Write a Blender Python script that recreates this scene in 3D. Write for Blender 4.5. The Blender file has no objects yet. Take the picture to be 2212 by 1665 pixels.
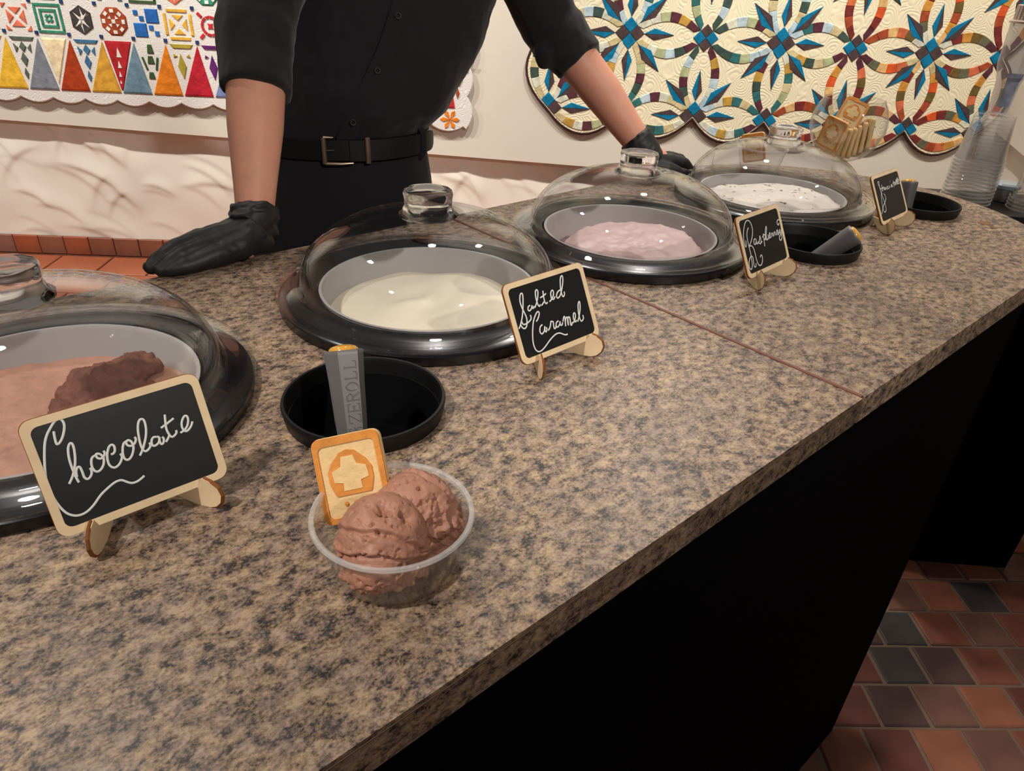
import bpy, bmesh, math, random
import numpy as np
from mathutils import Vector, Matrix, noise
from math import sin, cos, pi, radians, sqrt

# ------------------------------------------------------------------ camera, world, lights, exposure
S = bpy.context.scene
COL = S.collection
# Layout units: the counter group was measured at 1 unit = K metres, the wall and floor group at 1 unit = K * G metres;
# everything is turned into metres once at the end of the script (camera and lamps already here).
K, G = 0.853, 1.2636
H = 1.25                      # height of the countertop above the floor, in layout units (1.07 m)
CAMZ = H + 0.38
FPX = 1535.0
RC = [[0.751648, -0.306178, 0.584192], [-0.657914, -0.410667, 0.63127], [0.046628, -0.858841, -0.510115]]
cd = bpy.data.cameras.new('camera'); cam = bpy.data.objects.new('camera', cd); COL.objects.link(cam)
cd.sensor_fit = 'HORIZONTAL'; cd.sensor_width = 36.0; cd.lens = FPX / 2212 * 36.0
cd.clip_start = 0.02
cam.matrix_world = Matrix(((RC[0][0], -RC[0][1], -RC[0][2], 0), (RC[1][0], -RC[1][1], -RC[1][2], 0),
                           (RC[2][0], -RC[2][1], -RC[2][2], CAMZ * K), (0, 0, 0, 1)))
S.camera = cam
S.view_settings.view_transform = 'Standard'; S.view_settings.look = 'None'
S.view_settings.gamma = 1.0; S.view_settings.use_curve_mapping = False
S.view_settings.exposure = 0.0
S.cycles.transparent_max_bounces = 48; S.cycles.max_bounces = 14; S.cycles.transmission_bounces = 12
S.cycles.sample_clamp_indirect = 6.0
W = bpy.data.worlds.new('room_ambient'); S.world = W; W.use_nodes = True
W.node_tree.nodes['Background'].inputs[0].default_value = (1.0, 0.93, 0.86, 1)
W.node_tree.nodes['Background'].inputs[1].default_value = 0.16

# wall frame: N points from the room to the back wall, U runs to the right along it
N = Vector((cos(radians(50)), sin(radians(50)), 0)); U = Vector((N.y, -N.x, 0)); WD = 3.27
def wp(s, z, d=WD): return U * s + N * d + Vector((0, 0, z))

def spot(name, loc, target, watts, size=60, blend=0.6, rad=0.05, col=(1.0, 0.935, 0.85)):
    loc, target = Vector(loc) * K, Vector(target) * K
    l = bpy.data.lights.new(name, 'SPOT'); l.energy = watts; l.spot_size = radians(size); l.spot_blend = blend
    l.shadow_soft_size = rad; l.color = col
    o = bpy.data.objects.new(name, l); COL.objects.link(o); o.location = loc
    o.rotation_euler = (Vector(target) - Vector(loc)).to_track_quat('-Z', 'Y').to_euler()
    return o
# gallery track: heads washing the quilts and the counter from the ceiling behind it
for s_, t_, w_ in ((-2.6, -1.9, 200), (-1.55, -1.0, 190), (-0.35, 0.15, 145), (0.75, 1.1, 145), (1.6, 1.9, 168)):
    spot('track_spot', wp(s_, 3.0, 1.75) * G, wp(t_, 0.62) * G, w_, 74)
for x_, y_, tx, ty, w_ in ((-0.1, 2.0, 0.05, 0.6, 34), (1.3, 1.75, 1.15, 0.66, 56), (2.2, 1.5, 1.45, 0.55, 92)):
    spot('counter_spot', (x_, y_, 3.39), (tx, ty, H), w_, 46)
spot('counter_spot', (-1.2, 0.4, 3.39), (-0.04, 0.26, H), 150, 36)
spot('counter_spot', (2.0, -0.9, 3.39), (1.55, 0.62, H + 0.05), 60, 30)  # added front-right fill, brightens the bowl cookies and far sign faces
spot('front_fill', (0.2, -2.4, 3.29), (0.80, 1.25, 1.62), 200, 38, 0.9)  # added camera-side fill for the person and the sign fronts

# ------------------------------------------------------------------ materials
MATS = {}
def srgb(c):
    return tuple(((v / 255) / 12.92 if v / 255 <= 0.04045 else ((v / 255 + 0.055) / 1.055) ** 2.4) for v in c)
def mat(name, rgb, rough=0.6, spec=0.5, metal=0.0, var=0.0, vscale=20.0, bump=0.0, bscale=60.0, sheen=0.0, sss=0.0, coat=0.0):
    if name in MATS: return MATS[name]
    m = bpy.data.materials.new(name); m.use_nodes = True; nt = m.node_tree; b = nt.nodes['Principled BSDF']
    c = srgb(rgb)
    b.inputs['Base Color'].default_value = (*c, 1); b.inputs['Roughness'].default_value = rough
    b.inputs['Metallic'].default_value = metal; b.inputs['Specular IOR Level'].default_value = spec
    if sheen: b.inputs['Sheen Weight'].default_value = sheen
    if coat: b.inputs['Coat Weight'].default_value = coat; b.inputs['Coat Roughness'].default_value = 0.08
    if sss:
        b.inputs['Subsurface Weight'].default_value = sss; b.inputs['Subsurface Radius'].default_value = (0.012, 0.006, 0.003)
        b.inputs['Subsurface Scale'].default_value = 0.5
    tc = nt.nodes.new('ShaderNodeTexCoord')
    if var:
        n = nt.nodes.new('ShaderNodeTexNoise'); n.inputs['Scale'].default_value = vscale; n.inputs['Detail'].default_value = 6
        r = nt.nodes.new('ShaderNodeValToRGB')
        r.color_ramp.elements[0].position = 0.3; r.color_ramp.elements[1].position = 0.7
        r.color_ramp.elements[0].color = (*[v * (1 - var) for v in c], 1); r.color_ramp.elements[1].color = (*[min(1, v * (1 + var)) for v in c], 1)
        nt.links.new(tc.outputs['Object'], n.inputs['Vector']); nt.links.new(n.outputs['Fac'], r.inputs['Fac']); nt.links.new(r.outputs['Color'], b.inputs['Base Color'])
    if bump:
        n = nt.nodes.new('ShaderNodeTexNoise'); n.inputs['Scale'].default_value = bscale; n.inputs['Detail'].default_value = 5
        bp = nt.nodes.new('ShaderNodeBump'); bp.inputs['Strength'].default_value = bump; bp.inputs['Distance'].default_value = 0.004
        nt.links.new(tc.outputs['Object'], n.inputs['Vector']); nt.links.new(n.outputs['Fac'], bp.inputs['Height']); nt.links.new(bp.outputs['Normal'], b.inputs['Normal'])
    MATS[name] = m
    return m

def clear_mat(name, tint=(0.97, 0.97, 0.98), rough=0.02, f0=0.045, streak=0.0):
    """thin clear plastic: passes light straight through, mirrors by Schlick's law"""
    if name in MATS: return MATS[name]
    m = bpy.data.materials.new(name); m.use_nodes = True; nt = m.node_tree; nt.nodes.remove(nt.nodes['Principled BSDF'])
    out = nt.nodes['Material Output']
    tr = nt.nodes.new('ShaderNodeBsdfTransparent'); tr.inputs['Color'].default_value = (*tint, 1)
    gl = nt.nodes.new('ShaderNodeBsdfGlossy'); gl.inputs['Roughness'].default_value = rough
    lw = nt.nodes.new('ShaderNodeLayerWeight'); lw.inputs['Blend'].default_value = 0.5
    p = nt.nodes.new('ShaderNodeMath'); p.operation = 'POWER'; p.inputs[1].default_value = 5.0
    a = nt.nodes.new('ShaderNodeMath'); a.operation = 'MULTIPLY_ADD'; a.inputs[1].default_value = 1 - f0; a.inputs[2].default_value = f0
    mx = nt.nodes.new('ShaderNodeMixShader')
    nt.links.new(lw.outputs['Facing'], p.inputs[0]); nt.links.new(p.outputs[0], a.inputs[0]); nt.links.new(a.outputs[0], mx.inputs['Fac'])
    nt.links.new(tr.outputs[0], mx.inputs[1]); nt.links.new(gl.outputs[0], mx.inputs[2])
    last = mx
    if streak:
        df = nt.nodes.new('ShaderNodeBsdfDiffuse'); df.inputs['Color'].default_value = (0.85, 0.83, 0.82, 1)
        m2 = nt.nodes.new('ShaderNodeMixShader'); m2.inputs['Fac'].default_value = streak
        nt.links.new(mx.outputs[0], m2.inputs[1]); nt.links.new(df.outputs[0], m2.inputs[2]); last = m2
    nt.links.new(last.outputs[0], out.inputs['Surface'])
    MATS[name] = m
    return m

def glass_mat(name):
    m = bpy.data.materials.new(name); m.use_nodes = True; b = m.node_tree.nodes['Principled BSDF']
    b.inputs['Base Color'].default_value = (0.97, 0.97, 0.98, 1); b.inputs['Transmission Weight'].default_value = 1.0
    b.inputs['Roughness'].default_value = 0.02; b.inputs['IOR'].default_value = 1.3
    return m

def granite_mat():
    m = bpy.data.materials.new('granite_laminate'); m.use_nodes = True; nt = m.node_tree; b = nt.nodes['Principled BSDF']
    tc = nt.nodes.new('ShaderNodeTexCoord'); mp = nt.nodes.new('ShaderNodeMapping')
    mp.inputs['Scale'].default_value = (0.78, 1.0, 1.0); mp.inputs['Rotation'].default_value = (0, 0, radians(8))
    nt.links.new(tc.outputs['Object'], mp.inputs['Vector'])
    def nz(scale, det, rough, dist=0.0):
        n = nt.nodes.new('ShaderNodeTexNoise'); n.inputs['Scale'].default_value = scale; n.inputs['Detail'].default_value = det
        n.inputs['Roughness'].default_value = rough; n.inputs['Distortion'].default_value = dist
        nt.links.new(mp.outputs['Vector'], n.inputs['Vector']); return n
    def ramp(src, stops):
        r = nt.nodes.new('ShaderNodeValToRGB'); e = r.color_ramp.elements
        while len(e) < len(stops): e.new(0.5)
        for i, (p, c) in enumerate(stops): e[i].position = p; e[i].color = (*srgb(c), 1)
        nt.links.new(src, r.inputs['Fac']); return r
    fine, clus, tint, big = nz(540, 4, 0.65), nz(128, 7, 0.70, 0.15), nz(120, 3, 0.55), nz(9, 4, 0.6, 0.6)
    mx = nt.nodes.new('ShaderNodeMix'); mx.data_type = 'FLOAT'; mx.inputs['Factor'].default_value = 0.36
    nt.links.new(clus.outputs['Fac'], mx.inputs['A']); nt.links.new(fine.outputs['Fac'], mx.inputs['B'])
    tan = ramp(mx.outputs['Result'], [(0.40, (38, 34, 36)), (0.432, (74, 63, 57)), (0.468, (116, 96, 79)), (0.52, (149, 126, 101)), (0.60, (182, 158, 128))])
    pink = ramp(mx.outputs['Result'], [(0.40, (46, 42, 46)), (0.432, (80, 71, 69)), (0.468, (114, 98, 88)), (0.52, (144, 122, 106)), (0.60, (174, 152, 132))])
    tr_ = ramp(tint.outputs['Fac'], [(0.44, (0, 0, 0)), (0.56, (255, 255, 255))])
    mu = nt.nodes.new('ShaderNodeMix'); mu.data_type = 'RGBA'; nt.links.new(tr_.outputs['Color'], mu.inputs['Factor'])
    nt.links.new(tan.outputs['Color'], mu.inputs['A']); nt.links.new(pink.outputs['Color'], mu.inputs['B'])
    tone = ramp(big.outputs['Fac'], [(0.35, (218, 216, 218)), (0.65, (255, 252, 246))])
    m2 = nt.nodes.new('ShaderNodeMix'); m2.data_type = 'RGBA'; m2.blend_type = 'MULTIPLY'; m2.inputs['Factor'].default_value = 1.0
    nt.links.new(mu.outputs['Result'], m2.inputs['A']); nt.links.new(tone.outputs['Color'], m2.inputs['B'])
    nt.links.new(m2.outputs['Result'], b.inputs['Base Color'])
    b.inputs['Roughness'].default_value = 0.40; b.inputs['Specular IOR Level'].default_value = 0.4
    return m

def speck_mat(name, base, speck, scale, thr, rough=0.45):
    m = bpy.data.materials.new(name); m.use_nodes = True; nt = m.node_tree; b = nt.nodes['Principled BSDF']
    tc = nt.nodes.new('ShaderNodeTexCoord'); n = nt.nodes.new('ShaderNodeTexNoise'); n.inputs['Scale'].default_value = scale; n.inputs['Detail'].default_value = 3
    r = nt.nodes.new('ShaderNodeValToRGB'); r.color_ramp.elements[0].position = thr; r.color_ramp.elements[1].position = thr + 0.03
    r.color_ramp.elements[0].color = (*srgb(speck), 1); r.color_ramp.elements[1].color = (*srgb(base), 1)
    nt.links.new(tc.outputs['Object'], n.inputs['Vector']); nt.links.new(n.outputs['Fac'], r.inputs['Fac']); nt.links.new(r.outputs['Color'], b.inputs['Base Color'])
    b.inputs['Roughness'].default_value = rough
    return m

def quilted_mat(name, rgb, scale=16):
    m = bpy.data.materials.new(name); m.use_nodes = True; nt = m.node_tree; b = nt.nodes['Principled BSDF']
    b.inputs['Base Color'].default_value = (*srgb(rgb), 1); b.inputs['Roughness'].default_value = 0.9; b.inputs['Specular IOR Level'].default_value = 0.15
    tc = nt.nodes.new('ShaderNodeTexCoord'); v = nt.nodes.new('ShaderNodeTexVoronoi'); v.feature = 'F1'; v.inputs['Scale'].default_value = scale
    n = nt.nodes.new('ShaderNodeTexNoise'); n.inputs['Scale'].default_value = scale * 0.8; n.inputs['Detail'].default_value = 1
    va = nt.nodes.new('ShaderNodeVectorMath'); va.operation = 'MULTIPLY_ADD'; va.inputs[1].default_value = (0.05, 0.05, 0.0)
    s = nt.nodes.new('ShaderNodeMath'); s.operation = 'MULTIPLY'; s.inputs[1].default_value = 26.0
    si = nt.nodes.new('ShaderNodeMath'); si.operation = 'SINE'; ab = nt.nodes.new('ShaderNodeMath'); ab.operation = 'ABSOLUTE'
    bp = nt.nodes.new('ShaderNodeBump'); bp.inputs['Strength'].default_value = 0.28; bp.inputs['Distance'].default_value = 0.006
    L = nt.links.new
    L(tc.outputs['Object'], n.inputs['Vector']); L(n.outputs['Color'], va.inputs[0]); L(tc.outputs['Object'], va.inputs[2]); L(va.outputs[0], v.inputs['Vector'])
    L(v.outputs['Distance'], s.inputs[0]); L(s.outputs[0], si.inputs[0]); L(si.outputs[0], ab.inputs[0]); L(ab.outputs[0], bp.inputs['Height']); L(bp.outputs['Normal'], b.inputs['Normal'])
    return m

def floor_mat():
    m = bpy.data.materials.new('far_floor_tiles'); m.use_nodes = True; nt = m.node_tree; b = nt.nodes['Principled BSDF']
    tc = nt.nodes.new('ShaderNodeTexCoord'); mp = nt.nodes.new('ShaderNodeMapping'); mp.inputs['Rotation'].default_value = (0, 0, radians(40))
    br = nt.nodes.new('ShaderNodeTexBrick'); br.inputs['Scale'].default_value = 1.0; br.inputs['Brick Width'].default_value = 0.1025; br.inputs['Row Height'].default_value = 0.1025
    br.inputs['Mortar Size'].default_value = 0.004; br.inputs['Color1'].default_value = (*srgb((120, 66, 48)), 1); br.inputs['Color2'].default_value = (*srgb((92, 56, 46)), 1); br.inputs['Mortar'].default_value = (*srgb((105, 84, 70)), 1)
    nt.links.new(tc.outputs['Object'], mp.inputs['Vector']); nt.links.new(mp.outputs['Vector'], br.inputs['Vector']); nt.links.new(br.outputs['Color'], b.inputs['Base Color'])
    b.inputs['Roughness'].default_value = 0.5
    return m

# ------------------------------------------------------------------ mesh helpers
def link(o, parent=None):
    COL.objects.link(o)
    if parent is not None: o.parent = parent
    return o
def tag(o, label=None, cat=None, group=None, kind=None):
    if label: o['label'] = label
    if cat: o['category'] = cat
    if group: o['group'] = group
    if kind: o['kind'] = kind
    return o
def thing(name, loc, label, cat, group=None, rot=None):
    o = bpy.data.objects.new(name, None); COL.objects.link(o); o.empty_display_size = 0.03; o.location = loc
    if rot is not None: o.rotation_euler = rot
    return tag(o, label, cat, group)
def mk(name, vf, m, parent=None, smooth=False, loc=None, rot=None):
    v, f = vf
    me = bpy.data.meshes.new(name); me.from_pydata([tuple(p) for p in v], [], [tuple(q) for q in f])
    bm = bmesh.new(); bm.from_mesh(me); bmesh.ops.recalc_face_normals(bm, faces=bm.faces); bm.to_mesh(me); bm.free()
    if smooth:
        me.polygons.foreach_set('use_smooth', [True] * len(me.polygons))
        if smooth != 'all':
            try: me.set_sharp_from_angle(angle=radians(40))
            except Exception: pass
    me.materials.append(m); me.update()
    o = bpy.data.objects.new(name, me); link(o, parent)
    if loc is not None: o.location = loc
    if rot is not None: o.rotation_euler = rot
    return o
def inst(name, me, parent, loc=(0, 0, 0), rot=(0, 0, 0)):
    o = bpy.data.objects.new(name, me); link(o, parent); o.location = loc; o.rotation_euler = rot; return o
def join(*parts):
    V, F = [], []
    for v, f in parts:
        k = len(V); V += [Vector(p) for p in v]; F += [tuple(i + k for i in q) for q in f]
    return V, F
def box(x0, x1, y0, y1, z0, z1):
    v = [(x, y, z) for z in (z0, z1) for y in (y0, y1) for x in (x0, x1)]
    return v, [(0, 2, 3, 1), (4, 5, 7, 6), (0, 1, 5, 4), (2, 6, 7, 3), (0, 4, 6, 2), (1, 3, 7, 5)]
def bevel_box(x0, x1, y0, y1, z0, z1, b=0.003):
    v = []
    for z, i in ((z0, 0), (z1 - b, 0), (z1, b)):
        v += [(x0 + i, y0 + i, z), (x1 - i, y0 + i, z), (x1 - i, y1 - i, z), (x0 + i, y1 - i, z)]
    f = [(3, 2, 1, 0), (8, 9, 10, 11)]
    for r in (0, 4):
        for k in range(4): f.append((r + k, r + (k + 1) % 4, r + 4 + (k + 1) % 4, r + 4 + k))
    return v, f
def lathe(prof, n=48, caps=True):
    v, f = [], []
    for r, z in prof:
        for k in range(n):
            a = 2 * pi * k / n; v.append((r * cos(a), r * sin(a), z))
    for i in range(len(prof) - 1):
        for k in range(n):
            f.append((i * n + k, i * n + (k + 1) % n, (i + 1) * n + (k + 1) % n, (i + 1) * n + k))
    if caps:
        if prof[0][0] > 1e-4: f.append(tuple(range(n - 1, -1, -1)))
        if prof[-1][0] > 1e-4: f.append(tuple((len(prof) - 1) * n + k for k in range(n)))
    return v, f
def ring_lathe(prof, n=48):
    v, f = lathe(prof, n, False); L = len(prof)
    for k in range(n): f.append(((L - 1) * n + k, (L - 1) * n + (k + 1) % n, (k + 1) % n, k))
    return v, f
def prism(poly, z0, z1):
    n = len(poly); v = [(p[0], p[1], z0) for p in poly] + [(p[0], p[1], z1) for p in poly]
    f = [tuple(range(n - 1, -1, -1)), tuple(range(n, 2 * n))] + [(k, (k + 1) % n, n + (k + 1) % n, n + k) for k in range(n)]
    return v, f
def ring_prism(outer, inner, z0, z1):
    n = len(outer); v = []
    for z in (z0, z1):
        v += [(p[0], p[1], z) for p in outer] + [(p[0], p[1], z) for p in inner]
    f = []
    for k in range(n):
        j = (k + 1) % n
        f += [(2 * n + k, 2 * n + j, 3 * n + j, 3 * n + k), (k, n + k, n + j, j), (k, j, 2 * n + j, 2 * n + k), (n + k, 3 * n + k, 3 * n + j, n + j)]
    return v, f
def rrect(w, h, r, n=5, cx=0, cy=0):
    p = []
    for qx, qy, a0 in ((1, 1, 0), (-1, 1, 90), (-1, -1, 180), (1, -1, 270)):
        for k in range(n + 1):
            a = radians(a0 + 90 * k / n); p.append((cx + qx * (w / 2 - r) + r * cos(a), cy + qy * (h / 2 - r) + r * sin(a)))
    return p
def tube(path, rad, n=10, flat=1.0, up=None, closed=False):
    P = [Vector(p) for p in path]; m = len(P); rad = rad if isinstance(rad, (list, tuple)) else [rad] * m
    v, f = [], []; ref = Vector(up) if up else None; prev = None
    for i in range(m):
        if closed: t = P[(i + 1) % m] - P[i - 1]
        else: t = P[min(i + 1, m - 1)] - P[max(i - 1, 0)]
        t.normalize()
        if ref is None:
            ref = Vector((0, 0, 1)) if abs(t.z) < 0.9 else Vector((1, 0, 0))
        base = prev if (prev is not None and up is None) else ref
        a = base - t * base.dot(t)
        if a.length < 1e-6: a = t.orthogonal()
        a.normalize(); prev = a; b = t.cross(a)
        for k in range(n):
            q = 2 * pi * k / n; v.append(P[i] + a * (rad[i] * flat * cos(q)) + b * (rad[i] * sin(q)))
    for i in range(m if closed else m - 1):
        i2 = (i + 1) % m
        for k in range(n): f.append((i * n + k, i * n + (k + 1) % n, i2 * n + (k + 1) % n, i2 * n + k))
    if not closed: f += [tuple(range(n - 1, -1, -1)), tuple((m - 1) * n + k for k in range(n))]
    return v, f
def spline(pts, sub=4):
    P = [Vector((*p, 0)) if len(p) == 2 else Vector(p) for p in pts]
    if len(P) < 3: return P
    out = []
    for i in range(len(P) - 1):
        p0, p1, p2, p3 = P[max(i - 1, 0)], P[i], P[i + 1], P[min(i + 2, len(P) - 1)]
        for k in range(sub):
            t = k / sub; out.append(0.5 * (2 * p1 + (p2 - p0) * t + (2 * p0 - 5 * p1 + 4 * p2 - p3) * t * t + (3 * p1 - p0 - 3 * p2 + p3) * t ** 3))
    return out + [P[-1]]
def loft(rings, n=32, power=2.0):
    """rings: (cx, cy, cz, rx, ry, yaw in degrees)"""
    v, f = [], []
    for cx, cy, cz, rx, ry, yaw in rings:
        a = radians(yaw)
        for k in range(n):
            q = 2 * pi * k / n; c_, s_ = cos(q), sin(q)
            x = rx * math.copysign(abs(c_) ** (2 / power), c_); y = ry * math.copysign(abs(s_) ** (2 / power), s_)
            v.append((cx + x * cos(a) - y * sin(a), cy + x * sin(a) + y * cos(a), cz))
    for i in range(len(rings) - 1):
        for k in range(n): f.append((i * n + k, i * n + (k + 1) % n, (i + 1) * n + (k + 1) % n, (i + 1) * n + k))
    f += [tuple(range(n - 1, -1, -1)), tuple((len(rings) - 1) * n + k for k in range(n))]
    return v, f
def ball(c, r, n=16, m=10, sc=(1, 1, 1), M=None):
    v, f = [], []
    for i in range(m + 1):
        t = pi * i / m
        for k in range(n):
            p = 2 * pi * k / n; q = Vector((r * sc[0] * sin(t) * cos(p), r * sc[1] * sin(t) * sin(p), r * sc[2] * cos(t)))
            if M is not None: q = M @ q
            v.append(q + Vector(c))
    for i in range(m):
        for k in range(n): f.append((i * n + k, (i + 1) * n + k, (i + 1) * n + (k + 1) % n, i * n + (k + 1) % n))
    return v, f
def remesh(name, vf, voxel, m, parent=None, smooth=3, disp=None):
    """fuse overlapping closed shells into one continuous skin"""
    v, f = vf
    me = bpy.data.meshes.new(name + '_src'); me.from_pydata([tuple(p) for p in v], [], f)
    bm = bmesh.new(); bm.from_mesh(me); bmesh.ops.remove_doubles(bm, verts=bm.verts, dist=1e-6); bmesh.ops.recalc_face_normals(bm, faces=bm.faces); bm.to_mesh(me); bm.free()
    o = bpy.data.objects.new(name + '_src', me); COL.objects.link(o)
    md = o.modifiers.new('r', 'REMESH'); md.mode = 'VOXEL'; md.voxel_size = voxel
    if smooth:
        sm = o.modifiers.new('s', 'SMOOTH'); sm.factor = 0.6; sm.iterations = smooth
    dg = bpy.context.evaluated_depsgraph_get(); e = o.evaluated_get(dg)
    res = bpy.data.meshes.new_from_object(e); res.name = name
    bpy.data.objects.remove(o); bpy.data.meshes.remove(me)
    if disp:
        nv = len(res.vertices); co = [vv.co.copy() for vv in res.vertices]; no = [vv.normal.copy() for vv in res.vertices]
        for i in range(nv): res.vertices[i].co = co[i] + no[i] * disp(co[i], no[i])
    res.polygons.foreach_set('use_smooth', [True] * len(res.polygons)); res.materials.clear(); res.materials.append(m); res.update()
    ob = bpy.data.objects.new(name, res); link(ob, parent)
    return ob
def sheet(name, outer, holes, z0, z1, m, parent=None):
    """flat board with an outline and holes"""
    cu = bpy.data.curves.new(name, 'CURVE'); cu.dimensions = '2D'; cu.fill_mode = 'BOTH'; cu.extrude = (z1 - z0) / 2
    for poly in [outer] + holes:
        sp = cu.splines.new('POLY'); sp.points.add(len(poly) - 1); sp.use_cyclic_u = True
        for i, p in enumerate(poly): sp.points[i].co = (p[0], p[1], 0, 1)
    o = bpy.data.objects.new(name + '_c', cu); COL.objects.link(o)
    me = bpy.data.meshes.new_from_object(o.evaluated_get(bpy.context.evaluated_depsgraph_get())); me.name = name
    bpy.data.objects.remove(o); bpy.data.curves.remove(cu)
    for vv in me.vertices: vv.co.z += (z0 + z1) / 2
    me.materials.clear(); me.materials.append(m)
    return link(bpy.data.objects.new(name, me), parent)
def circle(cx, cy, r, n=48): return [(cx + r * cos(2 * pi * k / n), cy + r * sin(2 * pi * k / n)) for k in range(n)]
def fbm(p, sc, oct=4):
    return noise.fractal(Vector(p) * sc, 1.0, 2.0, oct)
random.seed(7)
rnd = random.Random(11)
# ------------------------------------------------------------------ the room
M_WALL = mat('white_wall_paint', (226, 216, 198), 0.85, 0.2)
M_BOARD = mat('white_board', (222, 215, 201), 0.8, 0.2)
M_CLOTH = mat('off_white_draped_cloth', (242, 236, 224), 0.95, 0.1, bump=0.15, bscale=300)
M_GRANITE = granite_mat()
M_BLACK = mat('black_laminate_panel', (5, 5, 6), 0.85, 0.04)
M_DARKPL = mat('black_plastic', (15, 15, 18), 0.35, 0.5)
M_WOOD = mat('pale_birch_ply', (226, 200, 162), 0.6, 0.3, var=0.10, vscale=40)
M_BURNT = mat('laser_burnt_edge', (128, 76, 40), 0.7, 0.2)
M_CHALK = mat('chalkboard_black', (15, 15, 16), 0.38, 0.5)
M_INK = mat('chalk_pen_white', (220, 220, 216), 0.8, 0.2)
M_CLEAR = clear_mat('clear_acrylic_dome', (0.978, 0.978, 0.982), 0.015, 0.06)
M_FLANGE = clear_mat('clear_acrylic_flange', (0.95, 0.95, 0.96), 0.02, 0.07)
M_CUP = clear_mat('clear_cup_plastic', (0.988, 0.987, 0.988), 0.03, 0.05, 0.014)
M_RIM = clear_mat('clear_cup_rim', (0.97, 0.97, 0.97), 0.05, 0.12, 0.22)
M_GLASSY = clear_mat('clear_bowl_glass', (0.97, 0.97, 0.965), 0.01, 0.06)
M_KNOB = glass_mat('solid_clear_acrylic')

def WM(d=WD):
    return Matrix(((U.x, 0, -N.x, N.x * d), (U.y, 0, -N.y, N.y * d), (0, 1, 0, 0), (0, 0, 0, 1)))

fl = mk('floor', box(-4.5, 5.5, -3.0, 6.0, -0.05, 0.0), floor_mat()); tag(fl, kind='structure')
TILES = [mat('tile_' + n, c, 0.34, 0.5, var=0.22, vscale=9, bump=0.12, bscale=35) for n, c in
         (('rust', (138, 84, 68)), ('oxblood', (112, 68, 60)), ('brown', (124, 88, 76)), ('slate', (76, 70, 70)), ('plum', (90, 68, 66)), ('terracotta', (156, 98, 76)))]
tile_me = []
for m_ in TILES:
    o = mk('tile', bevel_box(-0.047, 0.047, -0.047, 0.047, 0.0, 0.007, 0.003), m_); tile_me.append(o.data); bpy.data.objects.remove(o)
PT = 0.1025
v_, f_ = prism([tuple((U * a + N * b)[:2]) for a, b in ((0.55, 0.62), (1.95, 0.62), (1.95, 1.86), (0.55, 1.86))], 0.0, 0.0025); mk('grout_bed', (v_, f_), mat('floor_grout', (128, 104, 88), 0.9, bump=0.4, bscale=120), fl)
for j in range(-3, 8):
    for i in range(-3, 10):
        nd = 0.965 + 0.047 + j * PT * 0.985; us = 0.884 + 0.047 + i * PT + (j % 2) * 0.05
        p = U * us + N * nd
        if p.y > 0.38 and p.x < 1.2: continue
        k = rnd.choice((0, 0, 1, 1, 2, 2, 4, 4, 3, 5))
        inst('tile', tile_me[k], fl, (p.x, p.y, rnd.uniform(-0.001, 0.0008)), (0, 0, radians(-40 + rnd.uniform(-0.8, 0.8))))
big = mat('tile_large_terracotta', (172, 98, 68), 0.4, 0.4, var=0.12, vscale=6)
o = mk('tile', bevel_box(-0.112, 0.112, -0.1, 0.1, 0.0, 0.007, 0.003), big); bigme = o.data; bpy.data.objects.remove(o)
for j in range(4):
    for i in range(-12, 2):
        p = U * (i * 0.235 + (j % 2) * 0.117) + N * (WD - 0.13 - j * 0.21)
        if p.y < 1.9 and p.x > 0.3: continue
        inst('tile', bigme, fl, (p.x, p.y, 0.0), (0, 0, radians(-40)))

wb = mk('wall_back', box(-3.2, 2.32, 0.0, 3.2, -0.1, 0.0), M_WALL); wb.matrix_world = WM(WD + 0.03); tag(wb, kind='structure')
# upper white boards the quilts hang on; their lower edge dips a little to the right
def board(s0, s1, z0, z1):
    return prism([(s0, z0), (s1, z1), (s1, 3.2), (s0, 3.2)], 0.03, 0.075)
for s0, s1 in ((-3.2, -0.72), (-0.718, 1.0), (1.002, 2.32)):
    zz = lambda s: 0.526 - 0.0365 * (s - 0.4)
    mk('wall_board', board(s0, s1, zz(s0), zz(s1)), M_BOARD, wb)
# draped cloth under the boards, pulled into creases
ns, nz_ = 620, 64
ss = np.linspace(-3.1, 2.3, ns); zs = np.linspace(0.086, 0.64, nz_)
SS, ZZ = np.meshgrid(ss, zs, indexing='ij'); D = np.zeros_like(SS)
rg = np.random.default_rng(5)
for _ in range(170):
    s0, z0 = rg.uniform(-3.1, 2.3), rg.uniform(0.08, 0.62); a = rg.choice([-0.6, -0.5, -0.7, -0.45, -0.2, 0.9]) + rg.normal(0, 0.15)
    L, w_, am = rg.uniform(0.06, 0.17), rg.uniform(0.008, 0.014), rg.uniform(0.0025, 0.0075)
    x = (SS - s0) * np.cos(a) + (ZZ - z0) * np.sin(a); y = -(SS - s0) * np.sin(a) + (ZZ - z0) * np.cos(a)
    yb = y + 0.25 * x * x / L
    D += am * np.exp(-(x / L) ** 4) * np.where(yb > 0, np.exp(-(yb / (4.5 * w_)) ** 2), np.exp(-(yb / w_) ** 2))
D += 0.006 * np.sin(SS * 7 + ZZ * 5) * np.cos(ZZ * 11)
V = [(SS[i, j], ZZ[i, j], 0.012 + D[i, j]) for i in range(ns) for j in range(nz_)]
F = [(i * nz_ + j, (i + 1) * nz_ + j, (i + 1) * nz_ + j + 1, i * nz_ + j + 1) for i in range(ns - 1) for j in range(nz_ - 1)]
mk('draped_cloth', (V, F), M_CLOTH, wb, 'all')
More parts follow.
